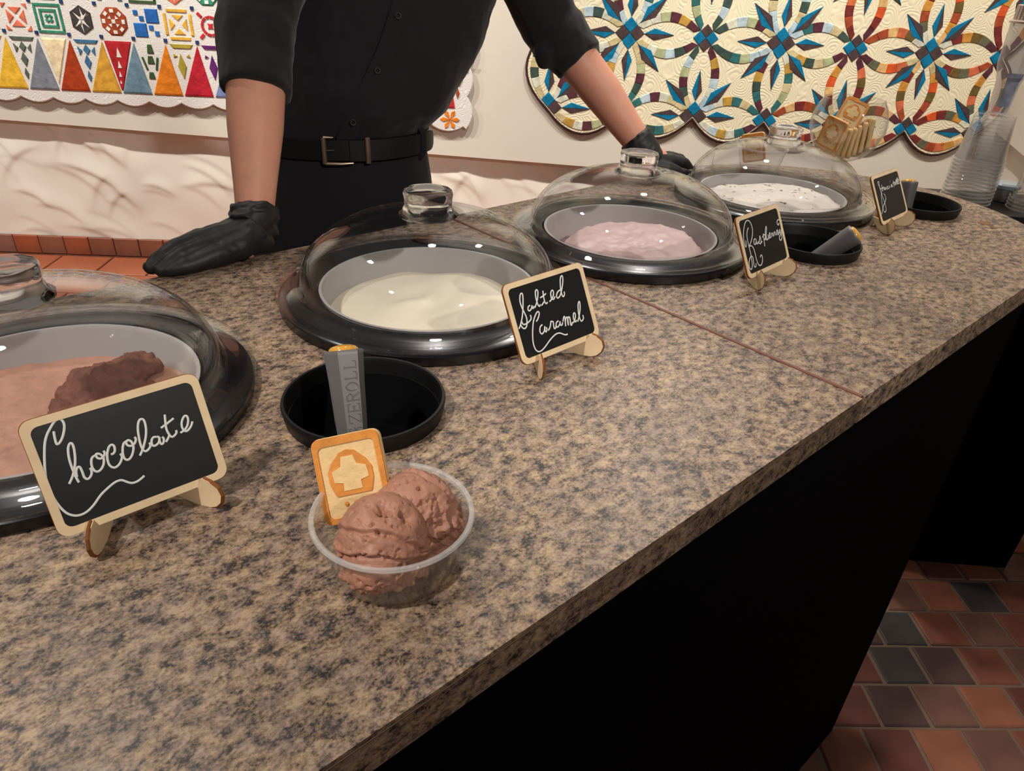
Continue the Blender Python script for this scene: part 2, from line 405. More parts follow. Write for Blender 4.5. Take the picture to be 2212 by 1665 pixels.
# skirting of upright clay tiles
bb = mk('baseboard_back', box(-3.15, 2.3, 0.0, 0.082, 0.0, 0.016), mat('baseboard_mortar', (176, 140, 116), 0.9)); bb.matrix_world = WM(WD + 0.03); tag(bb, kind='structure')
SK = [mat('skirting_' + n, c, 0.5, 0.4, var=0.15, vscale=12) for n, c in (('rust', (156, 84, 58)), ('tan', (170, 104, 72)), ('umber', (140, 88, 68)), ('mauve', (138, 96, 84)))]
sk_me = []
for m_ in SK:
    o = mk('tile', bevel_box(-0.056, 0.056, 0.002, 0.088, 0.016, 0.03, 0.003), m_); sk_me.append(o.data); bpy.data.objects.remove(o)
for i in range(47): inst('tile', sk_me[rnd.choice((0, 0, 1, 1, 2, 3))], bb, (-3.09 + i * 0.1155, 0, 0))

# right wall of the bay with its own board and cloth
wr = mk('wall_right', box(0.0, 2.2, 0.0, 3.2, -0.1, 0.0), M_WALL)
wr.matrix_world = Matrix(((-N.x, 0, -U.x, U.x * 2.32 + N.x * (WD + 0.03)), (-N.y, 0, -U.y, U.y * 2.32 + N.y * (WD + 0.03)), (0, 1, 0, 0), (0, 0, 0, 1))); tag(wr, kind='structure')
mk('wall_board', prism([(0.08, 0.75), (0.30, 0.70), (2.2, 0.66), (2.2, 3.2), (0.08, 3.2)], 0.02, 0.09), M_BOARD, wr)
ns2, nz2 = 120, 50
V = []; 
for i in range(ns2):
    for j in range(nz2):
        x, z = 2.2 * i / (ns2 - 1), 0.02 + 0.72 * j / (nz2 - 1); V.append((x, z, 0.015 + 0.02 * fbm((x, z, 3.3), 5, 3) ** 2))
mk('draped_cloth', (V, [(i * nz2 + j, (i + 1) * nz2 + j, (i + 1) * nz2 + j + 1, i * nz2 + j + 1) for i in range(ns2 - 1) for j in range(nz2 - 1)]), M_CLOTH, wr, 'all')

wl_ = mk('wall_left', box(0.0, 3.4, 0.0, 3.2, -0.1, 0.0), M_WALL)
wl_.matrix_world = Matrix(((N.x, 0, U.x, U.x * -3.2 + N.x * (WD + 0.03 - 3.4)), (N.y, 0, U.y, U.y * -3.2 + N.y * (WD + 0.03 - 3.4)), (0, 1, 0, 0), (0, 0, 0, 1))); tag(wl_, kind='structure')
# ------------------------------------------------------------------ the serving counter
DOMES = [(0.055, 0.706), (0.497, 0.705), (0.893, 0.705), (1.318, 0.703)]
WELLS = [(0.289, 0.520), (1.118, 0.508), (1.527, 0.506)]
TH = 0.034
def countertop(name, outer, holes, label):
    t = thing(name, (0, 0, H - TH), label, 'countertop')
    sheet('laminate_top', outer, holes, 0, TH, M_GRANITE, t)
    return t
hole = lambda i: circle(DOMES[i][0], DOMES[i][1], 0.146)
whole = lambda i: circle(WELLS[i][0], WELLS[i][1], 0.0725)
ct1 = countertop('countertop', [(-0.85, 0.226), (0.7178, 0.226), (0.7178, 0.966), (-0.85, 0.966)], [hole(0), hole(1), whole(0)],
                 'brown granite-patterned countertop in the foreground, under the chocolate and salted caramel tubs')
end = [(1.35 + 0.366 * cos(a), 0.596 + 0.370 * sin(a)) for a in [radians(-90 + 180 * k / 40) for k in range(41)]]
ct2 = countertop('countertop', [(0.7232, 0.226)] + end + [(0.7232, 0.966)], [hole(2), hole(3), whole(1), whole(2)],
                 'brown granite-patterned countertop with rounded far end, beyond the brown seam')
mk('seam_strip', bevel_box(0.7180, 0.7230, 0.228, 0.964, TH - 0.02, TH + 0.0012, 0.0006), mat('brown_seam_strip', (104, 56, 42), 0.6), ct2)
mk('edge_line', box(-0.85, 0.7185, 0.2252, 0.2262, TH - 0.0045, TH - 0.0035), mat('edge_glue_line', (92, 70, 54), 0.6), ct1)
plug = mat('brown_hole_plug', (128, 84, 48), 0.5)
mk('hole_plug', lathe([(0.0001, 0.0), (0.0115, 0.0), (0.0115, 0.0006), (0.0001, 0.0008)], 24), plug, ct2, loc=(1.548, 0.386, TH))
mk('hole_plug', lathe([(0.0001, 0.0), (0.006, 0.0), (0.006, 0.0005), (0.0001, 0.0006)], 20), plug, ct2, loc=(1.535, 0.366, TH))
base = thing('counter_base', (0.14, 0.6, 0), 'matte black panelled base under the granite-patterned countertops', 'counter')
bxo = lambda nm, x0, x1, y0, y1, z0, z1: mk(nm, box(x0 - 0.14, x1 - 0.14, y0 - 0.6, y1 - 0.6, z0, z1), M_BLACK, base)
bxo('front_panel', -0.80, 1.385, 0.243, 0.261, 0.008, H - TH)
bxo('end_panel', 1.367, 1.385, 0.261, 0.90, 0.008, H - 0.17)
bxo('end_panel', -0.80, -0.782, 0.261, 0.90, 0.008, H - TH)
bxo('bottom_shelf', -0.782, 1.367, 0.261, 0.90, 0.10, 0.12)

# ------------------------------------------------------------------ ice cream tubs, ice creams, dome covers
M_COLLAR = mat('black_tub_collar', (13, 13, 16), 0.22, 0.5)
M_TUB = mat('grey_white_tub', (172, 168, 166), 0.55, 0.4)
FLAV = ['chocolate', 'salted caramel', 'raspberry', 'stracciatella']
WHERE = ['behind the Chocolate sign', 'behind the Salted Caramel sign', 'behind the Raspberry sign', 'farthest along the counter']
collar_p = [(0.1385, 0.002), (0.1385, 0.015), (0.142, 0.018), (0.166, 0.018), (0.172, 0.015), (0.184, 0.015), (0.188, 0.012), (0.188, 0.002), (0.184, 0.0), (0.142, 0.0)]
tub_p = [(0.0001, -0.150), (0.128, -0.150), (0.137, 0.017), (0.139, 0.0185), (0.1355, 0.0185), (0.1335, 0.015), (0.125, -0.146), (0.0001, -0.146)]
dome_p = [(0.1615, 0.027)] + [(0.1615 * cos(a) ** 0.86, 0.028 + 0.086 * sin(a)) for a in [radians(q) for q in range(4, 90, 5)]] + [(0.0001, 0.114)]
flange_p = [(0.190, 0.0165), (0.1915, 0.019), (0.190, 0.022), (0.178, 0.0215), (0.170, 0.025), (0.164, 0.0255), (0.1605, 0.031), (0.1575, 0.031), (0.160, 0.024), (0.170, 0.0195), (0.178, 0.0165)]
def knob_vf():
    prof = [(0.0350, 0.1095), (0.0365, 0.1115), (0.031, 0.1165), (0.0288, 0.122), (0.0290, 0.130), (0.0300, 0.137), (0.0285, 0.1405), (0.026, 0.1405), (0.020, 0.1385), (0.0001, 0.138)]
    v, f = [], []; n = 48
    for i, (r, z) in enumerate(prof):
        amp = 0.05 if i in (0, 1, 2) else 0.035
        for k in range(n):
            a = 2 * pi * k / n; rr = r * (1 + amp * abs(cos(4 * a)) - amp / 2) if r > 0.021 else r
            v.append((rr * cos(a), rr * sin(a), z))
    for i in range(len(prof) - 1):
        for k in range(n): f.append((i * n + k, i * n + (k + 1) % n, (i + 1) * n + (k + 1) % n, (i + 1) * n + k))
    f.append(tuple(range(n - 1, -1, -1)))
    return v, f
def cream_surface(kind):
    v, f = [], []; nr, n = 44, 96
    for i in range(nr + 1):
        r = 0.1335 * i / nr
        for k in range(n):
            a = 2 * pi * k / n; x, y = r * cos(a), r * sin(a); e = (r / 0.1335)
            if kind == 0:
                z = -0.016 + 0.004 * fbm((x, y, 1), 14, 3) + 0.0012 * fbm((x, y, 4), 80, 3)
                z -= 0.016 * math.exp(-(((x - 0.060) / 0.05) ** 2 + ((y - 0.045) / 0.045) ** 2))
                z -= 0.003 * math.exp(-((y + 0.02 - 0.3 * x) / 0.004) ** 2) * (x < 0.01)
            elif kind == 1:
                z = -0.018 + 0.010 * (1 - e * e) + 0.0035 * sin(26 * (y - 0.4 * x) + 5 * fbm((x, y, 2), 8, 2)) * (1 - 0.4 * e) + 0.004 * fbm((x, y, 2), 12, 2)
                z -= 0.018 * max(0, (-x - 0.4 * y) / 0.13) ** 2 * 0.6
            elif kind == 2:
                d = sqrt(((x - 0.004) / 0.128) ** 2 + ((y + 0.018) / 0.116) ** 2 ) + 0.10 * fbm((x, y, 9), 22, 3)
                z = -0.034 + 0.036 * max(0, min(1, (1.12 - d) * 3)) + 0.004 * sin(22 * (x * 0.8 + y)) * (d < 1) + 0.003 * fbm((x, y, 5), 40, 3)
            else:
                z = 0.006 + 0.005 * fbm((x, y, 7), 16, 3) + 0.002 * fbm((x, y, 8), 60, 3) - 0.010 * max(0, (y - 0.02) / 0.12)
            v.append((x, y, z))
    for i in range(nr):
        for k in range(n): f.append((i * n + k, i * n + (k + 1) % n, (i + 1) * n + (k + 1) % n, (i + 1) * n + k))
    b = len(v)
    for k in range(n): v.append((0.128 * cos(2 * pi * k / n), 0.128 * sin(2 * pi * k / n), -0.12))
    for k in range(n): f.append((nr * n + k, nr * n + (k + 1) % n, b + (k + 1) % n, b + k))
    f.append(tuple(b + k for k in range(n - 1, -1, -1)))
    return v, f
M_CREAM = [mat('chocolate_ice_cream', (196, 146, 124), 0.5, 0.35, var=0.10, vscale=90, bump=0.25, bscale=160),
           mat('caramel_ice_cream', (240, 230, 208), 0.42, 0.4, var=0.03, vscale=30),
           mat('raspberry_ice_cream', (210, 180, 178), 0.45, 0.4, var=0.06, vscale=35),
           speck_mat('chip_ice_cream', (232, 224, 212), (96, 70, 62), 72, 0.335)]
shared = {}
for i, (x, y) in enumerate(DOMES):
    t = thing('ice_cream_tub', (x, y, H), 'round tub with black collar sunk in the counter, holding the %s ice cream' % FLAV[i], 'tub', 'sunken ice cream tubs')
    d = thing('dome_cover', (x, y, H), 'clear domed lid with a faceted knob, %s' % WHERE[i], 'lid', 'clear dome lids', rot=(0, 0, radians((12, 5, 18, 30)[i])))
    for nm, vf, m_, par in (('collar', ring_lathe(collar_p, 80), M_COLLAR, t), ('tub_wall', lathe(tub_p, 80), M_TUB, t),
                            ('dome', join(lathe(dome_p, 96, False), lathe([(max(r - 0.003, 0.0001), z - 0.002) for r, z in dome_p], 96, False)), M_CLEAR, d), ('flange', ring_lathe(flange_p, 96), M_FLANGE, d), ('knob', knob_vf(), M_KNOB, d)):
        if nm in shared: inst(nm, shared[nm], par)
        else: shared[nm] = mk(nm, vf, m_, par, True).data
    lab = ('chocolate ice cream with a scraped-out hollow, in the nearest tub', 'smooth pale cream ice cream in the salted caramel tub',
           'mounded pale pink ice cream in the raspberry tub', 'white ice cream flecked with dark chips in the farthest tub')[i]
    if i == 0:
        c = thing('ice_cream', (x, y, H), lab, 'ice cream'); mk('surface', cream_surface(0), M_CREAM[0], c, 'all')
        M_SCRAPE = mat('scraped_chocolate', (126, 82, 68), 0.75, 0.2, var=0.25, vscale=70, bump=0.6, bscale=150)  # darker brown: rough scraped texture, with its shading put into the colour
        def rough(co, no): return 0.0065 * fbm(co, 55, 5) + 0.003 * fbm(co, 150, 3)
        lump = join(ball((0.058, 0.048, -0.026), 0.040, sc=(1.15, 0.95, 0.62)), ball((0.094, 0.058, -0.020), 0.026, sc=(1.1, 0.9, 0.7)), ball((0.032, 0.022, -0.024), 0.026, sc=(1.3, 0.9, 0.45)), ball((0.075, 0.020, -0.022), 0.024, sc=(1.2, 0.9, 0.5)))
        remesh('scraped_curl', lump, 0.0026, M_SCRAPE, c, 1, rough)
    else:
        c = mk('ice_cream', cream_surface(i), M_CREAM[i], None, 'all', loc=(x, y, H)); tag(c, lab, 'ice cream')

# ------------------------------------------------------------------ dipper wells and scoops
well_p = [(0.0001, -0.120), (0.066, -0.120), (0.0705, -0.09), (0.0715, 0.0005), (0.0752, 0.0005), (0.0768, 0.010), (0.0778, 0.0150), (0.0768, 0.0178), (0.0745, 0.0178), (0.0730, 0.0145), (0.0700, -0.09), (0.064, -0.117), (0.0001, -0.117)]
M_WELL = mat('black_well_plastic', (7, 7, 9), 0.5, 0.35)
wl = ['black oval-looking dipper well behind the cup of chocolate ice cream', 'black dipper well beside the Raspberry sign, scoop leaning on its rim', 'black dipper well behind the Stracciatella sign near the rounded counter end']
wme = None
for i, (x, y) in enumerate(WELLS):
    if wme is None: o = mk('dipper_well', lathe(well_p, 72), M_WELL, None, True, loc=(x, y, H)); wme = o.data
    else: o = inst('dipper_well', wme, None, (x, y, H))
    tag(o, wl[i], 'dipper well', 'dipper wells')
M_ALU = mat('grey_cast_aluminium', (112, 109, 110), 0.48, 0.5, metal=0.35, var=0.06, vscale=50)
M_AMBER = mat('amber_end_cap', (206, 148, 52), 0.15, 0.6, coat=0.6)
def scoop(bot, top, label, facets):
    bot, top = Vector(bot), Vector(top); ax = (top - bot).normalized(); L = (top - bot).length
    t = thing('ice_cream_scoop', bot, label, 'scoop', 'ice cream scoops')
    tw = Vector((0, 0, CAMZ)) - top; tw -= ax * tw.dot(ax); tw.normalize(); sd = ax.cross(tw)
    t.matrix_world = Matrix(((tw.x, sd.x, ax.x, bot.x), (tw.y, sd.y, ax.y, bot.y), (tw.z, sd.z, ax.z, bot.z), (0, 0, 0, 1)))
    v, f = [], []; n = 60; lev = [(0.0, 0.0105), (0.2, 0.0120), (0.45, 0.0140), (0.75, 0.0154), (0.965, 0.0170), (0.99, 0.0170), (1.0, 0.0162)]
    for h_, r in lev:
        for k in range(n):
            a = 2 * pi * k / n; rr = r
            if facets: rr = r * cos(pi / facets) ** 0.5 / cos((a - radians(13) + pi / facets) % (2 * pi / facets) - pi / facets)
            v.append((rr * cos(a), rr * sin(a), h_ * L))
    for i in range(len(lev) - 1):
        for k in range(n): f.append((i * n + k, i * n + (k + 1) % n, (i + 1) * n + (k + 1) % n, (i + 1) * n + k))
    f += [tuple(range(n - 1, -1, -1)), tuple((len(lev) - 1) * n + k for k in range(n))]
    h = mk('handle', (v, f), M_ALU, t, True)
    mk('end_cap', lathe([(0.0136, L - 0.001), (0.0132, L + 0.0014), (0.0110, L + 0.0034), (0.006, L + 0.0049), (0.0001, L + 0.0053)], 32), M_AMBER, t, True)
    mk('bowl', join(ball((-0.012, 0, -0.006), 0.020, sc=(1.2, 1, 0.75))), M_ALU, t, True)
    return h, L
sc1, L1 = scoop((0.2515, 0.476, H - 0.033), (0.2737, 0.525, H + 0.069), 'grey metal scoop with amber end cap standing in the nearest dipper well', 6)
scoop((1.095, 0.527, H - 0.057), (1.145, 0.453, H + 0.036), 'grey metal scoop with amber end cap leaning over the rim beside the Raspberry sign', 0)
scoop((1.524, 0.515, H - 0.085), (1.545, 0.540, H + 0.044), 'grey metal scoop upright in the farthest dipper well', 0)
# raised slab-serif lettering up the facet of the nearest handle
GL = {'Z': [[(0, 10), (7, 10), (0, 0), (7, 0)], [(0, 10), (0, 7.5)], [(7, 0), (7, 2.5)]], 'E': [[(1, 0), (1, 10)], [(0, 10), (7, 10), (7, 7.8)], [(0, 0), (7, 0), (7, 2.2)], [(1, 5), (5, 5)], [(5, 6.2), (5, 3.8)]],
      'R': [[(1, 0), (1, 10)], [(0, 10), (5, 10), (6.5, 8.8), (6.5, 6.5), (5, 5.2), (1, 5.2)], [(4, 5.2), (6.6, 0), (7.6, 0)], [(0, 0), (2.5, 0)]],
      'O': [[(3.5 + 3.4 * sin(q), 5 + 5 * cos(q)) for q in [2 * pi * k / 14 for k in range(15)]]], 'L': [[(1.2, 0), (1.2, 10)], [(0, 10), (2.6, 10)], [(0, 0), (6.6, 0), (6.6, 2.8)]],
      '2': [[(0.5, 8), (2, 10), (4.5, 10), (6, 8), (5, 5.5), (0.5, 0), (6, 0)]], '0': [[(3 + 2.8 * sin(q), 5 + 5 * cos(q)) for q in [2 * pi * k / 12 for k in range(13)]]]}
ta = radians(13); tn = Vector((cos(ta), sin(ta), 0)); ts = Vector((-sin(ta), cos(ta), 0))
def facet_pt(along, side):
    r = 0.0120 + 0.0052 * min(1, along / (0.96 * L1)); return tn * (r * cos(pi / 6) ** 0.5) + ts * side + Vector((0, 0, along))
strk = []
def put(ch, a0, s0, sz):
    for st in GL[ch]:
        strk.append(tube([facet_pt(a0 + p[0] * sz, s0 - p[1] * sz) for p in st], 0.00042, 5))
for k, ch in enumerate('ZEROLL'): put(ch, L1 - 0.066 + k * 0.0098, 0.0058, 0.00106)
put('2', L1 - 0.0735, -0.0005, 0.00055); put('0', L1 - 0.0735, 0.0062, 0.00055)
mk('embossed_lettering', join(*strk), mat('worn_lettering', (128, 124, 122), 0.45, metal=0.4), sc1)

# ------------------------------------------------------------------ chalkboard flavour signs
STROKES = [
[[(-408,746),(-415,707),(-419,667),(-416,653),(-398,659),(-371,690),(-345,739),(-335,777),(-341,808),(-358,818),(-386,807),(-420,774),(-452,737),(-479,690),(-503,625),(-525,551),(-544,476),(-553,404),(-550,327),(-538,245),(-512,174),(-475,135),(-436,122),(-392,128),(-339,157),(-280,206),(-227,235),(-175,258),(-139,263),(-115,255),(-92,232),(-63,212),(-29,210),(5,221),(28,233)],
 [(-433,360),(-397,406),(-363,469),(-343,529),(-331,592),(-332,626),(-345,630),(-363,604),(-377,551),(-383,486),(-382,409),(-378,365),(-375,348)],
 [(-375,389),(-368,428),(-352,452),(-338,450),(-334,415),(-334,372),(-322,351),(-303,355),(-284,377),(-278,405),(-283,420)],
 [(-212,495),(-243,489),(-260,462),(-267,422),(-260,389),(-241,377),(-216,388),(-192,418),(-181,457),(-189,486),(-207,501),(-219,497),(-218,475),(-201,460),(-177,468),(-163,488),(-166,507)],
 [(-129,466),(-114,465),(-98,481),(-92,513),(-102,530),(-122,524),(-143,493),(-159,448),(-162,397),(-144,368),(-119,366),(-90,386),(-68,421),(-71,448)],
 [(-2,522),(-29,511),(-50,466),(-58,417),(-47,390),(-24,390),(4,419),(24,464),(23,504),(6,525),(-11,513),(-9,490),(14,477),(41,488),(56,513),(53,532)],
 [(45,387),(82,433),(123,506),(144,569),(149,625),(135,644),(113,633),(93,588),(81,531),(74,471),(76,426),(89,405),(110,409),(134,431),(134,457)],
 [(192,481),(169,485),(150,461),(148,430),(165,421),(194,435),(207,466),(196,483)],
 [(210,474),(203,440),(208,416),(225,423),(235,451),(228,467)],
 [(295,622),(284,572),(274,513),(280,466),(293,443),(315,448),(333,464),(334,482)],
 [(240,534),(290,552),(346,575)],
 [(283,464),(259,437),(242,421)],
 [(358,452),(395,464),(425,494),(441,534),(437,563),(416,561),(390,525),(382,483),(395,452),(421,455),(450,481),(465,507)]],
[[(-527,389),(-481,438),(-426,526),(-381,633),(-357,711),(-366,733),(-391,720),(-416,658),(-413,590),(-398,527),(-389,473),(-399,425),(-422,384),(-455,372),(-477,387),(-489,415),(-492,429)],
 [(-465,451),(-459,422),(-429,412),(-368,425),(-330,449),(-328,487)],
 [(-297,584),(-325,576),(-340,546),(-323,531),(-288,549),(-272,575),(-276,550),(-261,544),(-248,565)],
 [(-244,542),(-199,587),(-157,654),(-141,701),(-155,720),(-176,701),(-192,637),(-189,567),(-175,542),(-155,558)],
 [(-68,688),(-80,635),(-84,566),(-69,545),(-47,557)],
 [(-132,626),(-82,635),(-36,650)],
 [(-94,573),(-132,548),(-146,548)],
 [(-18,554),(25,574),(62,609),(75,649),(58,662),(30,634),(23,583),(46,564),(80,587)],
 [(176,638),(135,626),(103,590),(111,561),(153,577),(197,629),(244,706),(263,763),(254,781),(223,755),(195,673),(185,596),(195,558),(223,574),(230,607)],
 [(-274,400),(-245,418),(-208,460),(-204,489),(-229,491),(-270,459),(-311,410),(-342,350),(-373,272),(-392,191),(-384,120),(-350,88),(-303,88),(-241,113),(-168,153),(-96,185),(-37,199),(10,193),(55,167),(86,151),(117,152)],
 [(-202,346),(-240,330),(-260,283),(-242,253),(-199,275),(-176,321),(-188,272),(-173,259),(-155,289),(-164,305)],
 [(-144,264),(-104,293),(-72,345),(-56,341),(-41,333),(-49,295),(-50,260),(-28,263),(-16,286)],
 [(35,325),(0,313),(-14,277),(5,263),(45,287),(55,315),(51,272),(75,270),(90,293)],
 [(98,299),(128,345),(141,332),(119,240),(135,298),(165,330),(179,318),(161,238),(171,298),(201,326),(211,305),(198,237),(215,232),(232,259)],
 [(239,244),(274,270),(304,316),(301,344),(281,340),(263,291),(277,247),(302,262)],
 [(313,241),(361,301),(404,380),(418,436),(408,447),(382,413),(359,329),(357,257),(373,230),(411,252),(415,291)]],
[[(-325,681),(-371,646),(-407,583),(-418,506),(-419,419),(-416,339),(-424,269),(-432,199),(-454,148),(-489,120),(-514,134),(-524,180),(-499,238),(-448,282),(-405,292),(-381,259),(-393,198),(-399,151),(-378,126),(-346,147),(-340,178)],
 [(-462,527),(-473,486),(-492,442),(-513,463),(-515,526),(-491,608),(-442,692),(-372,765),(-312,781),(-260,759),(-229,690),(-243,605),(-293,528),(-358,469),(-412,433),(-353,429),(-316,389),(-303,314),(-303,226),(-286,157),(-248,120),(-196,129),(-151,175),(-136,229),(-156,253),(-194,229)],
 [(-205,498),(-245,498),(-273,452),(-254,424),(-209,454),(-193,491),(-208,438),(-187,422),(-155,451)],
 [(-161,420),(-113,458),(-79,516),(-74,491),(-76,435),(-112,406),(-136,423)],
 [(-102,412),(-46,429)],
 [(22,528),(10,466),(3,394),(-10,348)],
 [(-16,479),(20,504),(60,504),(58,464),(19,431)],
 [(56,424),(75,501),(105,569),(147,609),(141,570),(97,497),(82,426),(115,428),(147,462),(142,488)],
 [(145,422),(195,461),(212,498),(189,495),(175,440),(208,433)],
 [(223,430),(254,482),(273,486),(281,468),(275,436)],
 [(291,433),(327,484),(346,488),(354,470),(351,437)],
 [(374,433),(410,492),(436,495),(417,432),(447,443),(483,486)],
 [(498,500),(477,454),(505,440),(545,490),(561,546),(558,613),(517,637),(476,620),(466,581),(492,563),(520,587)],
 [(530,476),(518,412),(505,364),(468,338),(436,362),(453,400),(506,423)]],
[[(-506,195),(-436,265),(-399,356),(-370,463),(-337,547),(-329,621),(-371,687),(-376,732),(-336,745),(-325,717),(-342,660),(-337,592),(-316,536),(-320,484),(-299,413),(-287,344),(-282,275),(-303,226),(-355,201),(-399,221),(-403,274),(-353,325),(-262,369),(-203,420),(-203,480),(-239,512)],
 [(-242,674),(-254,624),(-271,566),(-237,576)],
 [(-319,608),(-221,618)],
 [(-237,591),(-197,626),(-178,612),(-191,576)],
 [(-132,612),(-174,588),(-159,567),(-113,597),(-119,572),(-98,576)],
 [(-40,609),(-81,589),(-59,562),(-34,573)],
 [(17,611),(-25,587),(1,562),(25,572)],
 [(65,611),(52,575),(86,577)],
 [(145,679),(143,664)],
 [(179,616),(130,593),(144,570),(197,602),(191,568),(213,573)],
 [(283,669),(265,610),(261,557)],
 [(226,624),(320,637)],
 [(288,584),(345,613),(336,630),(305,597),(332,577)],
 [(354,581),(422,652),(407,666),(371,625),(381,577)],
 [(403,581),(482,674),(469,687),(421,625),(434,577)],
 [(449,582),(516,645),(501,659),(466,610),(480,579),(500,578),(523,594)]]]
SW, SH, SZ = 0.1204, 0.0870, 0.018
SIGNS = [(0.0800, 0.4780, 0.0, 22.5, 'Chocolate', 'nearest chalkboard sign on wooden feet, lettered Chocolate'), (0.5101, 0.4710, 1.0, 27.5, 'Salted Caramel', 'chalkboard sign on wooden feet, lettered Salted Caramel'),
         (0.9292, 0.4701, 3.2, 27.6, 'Raspberry', 'chalkboard sign on wooden feet, lettered Raspberry'), (1.3506, 0.4733, 2.8, 30.0, 'Stracciatella', 'farthest chalkboard sign on wooden feet, lettered Stracciatella')]
M_BACKED = M_BURNT
for i, (x, y, yaw, tilt, word, lab) in enumerate(SIGNS):
    t = thing('chalkboard_sign', (x, y, H), lab, 'sign', 'flavour signs', rot=(0, 0, radians(yaw)))
    tl = radians(tilt)
    # board local frame: x right, y up the board, z towards the reader
    BM = Matrix(((1, 0, 0, 0), (0, sin(tl), -cos(tl), 0), (0, cos(tl), sin(tl), SZ), (0, 0, 0, 1)))
    b1 = mk('board', prism(rrect(SW, SH, 0.008, 5, 0, SH / 2), -0.0028, -0.0004), M_BURNT, t); b1.matrix_local = BM
    mk('frame', ring_prism(rrect(SW - 0.0006, SH - 0.0006, 0.008, 5, 0, SH / 2), rrect(SW - 0.012, SH - 0.012, 0.0055, 5, 0, SH / 2), -0.0004, 0.0006), M_WOOD, b1)
    mk('chalk_panel', prism(rrect(SW - 0.0122, SH - 0.0122, 0.0055, 5, 0, SH / 2), -0.0004, 0.0001), M_CHALK, b1)
    wd = (0.0009, 0.00085, 0.0008, 0.0007)[i]
    segs = []
    for s_ in STROKES[i]:
        pts = spline([(p[0] * 1e-4, p[1] * 1e-4, 0.0002) for p in s_], 3)
        segs.append(tube(pts, wd, 6, 0.3, up=(0, 0, 1)))
    tag(mk('handwriting', join(*segs), M_INK, b1), 'white handwritten ' + word)
    # two slotted feet: half-oval plates crossing the lower edge
    for sx in (-1, 1):
        cx = sx * 0.0365
        # side outline in (y, z): rounded toe in front, sole, then rising to the rear
        out = [(-0.0045, 0.028), (-0.010, 0.0265), (-0.0155, 0.022), (-0.0175, 0.015), (-0.016, 0.008), (-0.012, 0.0028), (-0.007, 0.0005), (0.004, 0.0), (0.018, 0.004), (0.028, 0.011), (0.033, 0.018), (0.028, 0.019), (0.012, 0.0185), (0.0045, 0.0175), (0.0, 0.0178)]
        v, f = prism(out, -0.0016, 0.0016)
        ft = mk('foot', ([(cx + p[2] + -p[0] * sx * 0.62, p[0], p[1]) for p in v], f), M_WOOD, t)
        rim = [(cx - p[0] * sx * 0.62, p[0] - 0.0001, p[1]) for p in out[:8]]
        mk('burnt_edge', tube(rim, 0.0017, 6, 0.35, up=(0, -1, 0.4)), M_BURNT, ft)
    # rear strut
    leg = [(-0.016, 0.0), (-0.006, 0.0), (-0.004, 0.006), (0.004, 0.006), (0.006, 0.0), (0.016, 0.0), (0.010, 0.049), (-0.010, 0.049)]
    v, f = prism(leg, 0.0, 0.0024); ra = radians(-12)
    mk('rear_strut', ([(p[0], 0.0335 + p[1] * sin(ra) + p[2] * cos(ra), p[1] * cos(ra) - p[2] * sin(ra)) for p in v], f), M_WOOD, t)

# ------------------------------------------------------------------ shortbread cookies
M_BISC = mat('shortbread_pale', (222, 188, 136), 0.8, 0.2, var=0.06, vscale=120, bump=0.25, bscale=260)
M_BAKED = mat('shortbread_baked', (206, 134, 62), 0.75, 0.2, var=0.16, vscale=90, bump=0.25, bscale=260)
M_DOUGH = mat('shortbread_edge', (222, 176, 104), 0.8, 0.2)
CW, CH, CT = 0.050, 0.0625, 0.0085
def puffy(w, h, t, r):
    lev = [(-t / 2, 0.0015), (-t / 2 + 0.0015, 0.0), (t / 2 - 0.0018, 0.0), (t / 2, 0.0018)]; v, f = [], []; n = 24
    for z, i in lev: v += [(p[0], p[1], z) for p in rrect(w - 2 * i, h - 2 * i, max(r - i, 0.001), 5, 0, h / 2)]
    for k in range(3):
        for q in range(n): f.append((k * n + q, k * n + (q + 1) % n, (k + 1) * n + (q + 1) % n, (k + 1) * n + q))
    f += [tuple(range(n - 1, -1, -1)), tuple(3 * n + q for q in range(n))]
    return v, f
CK = {}
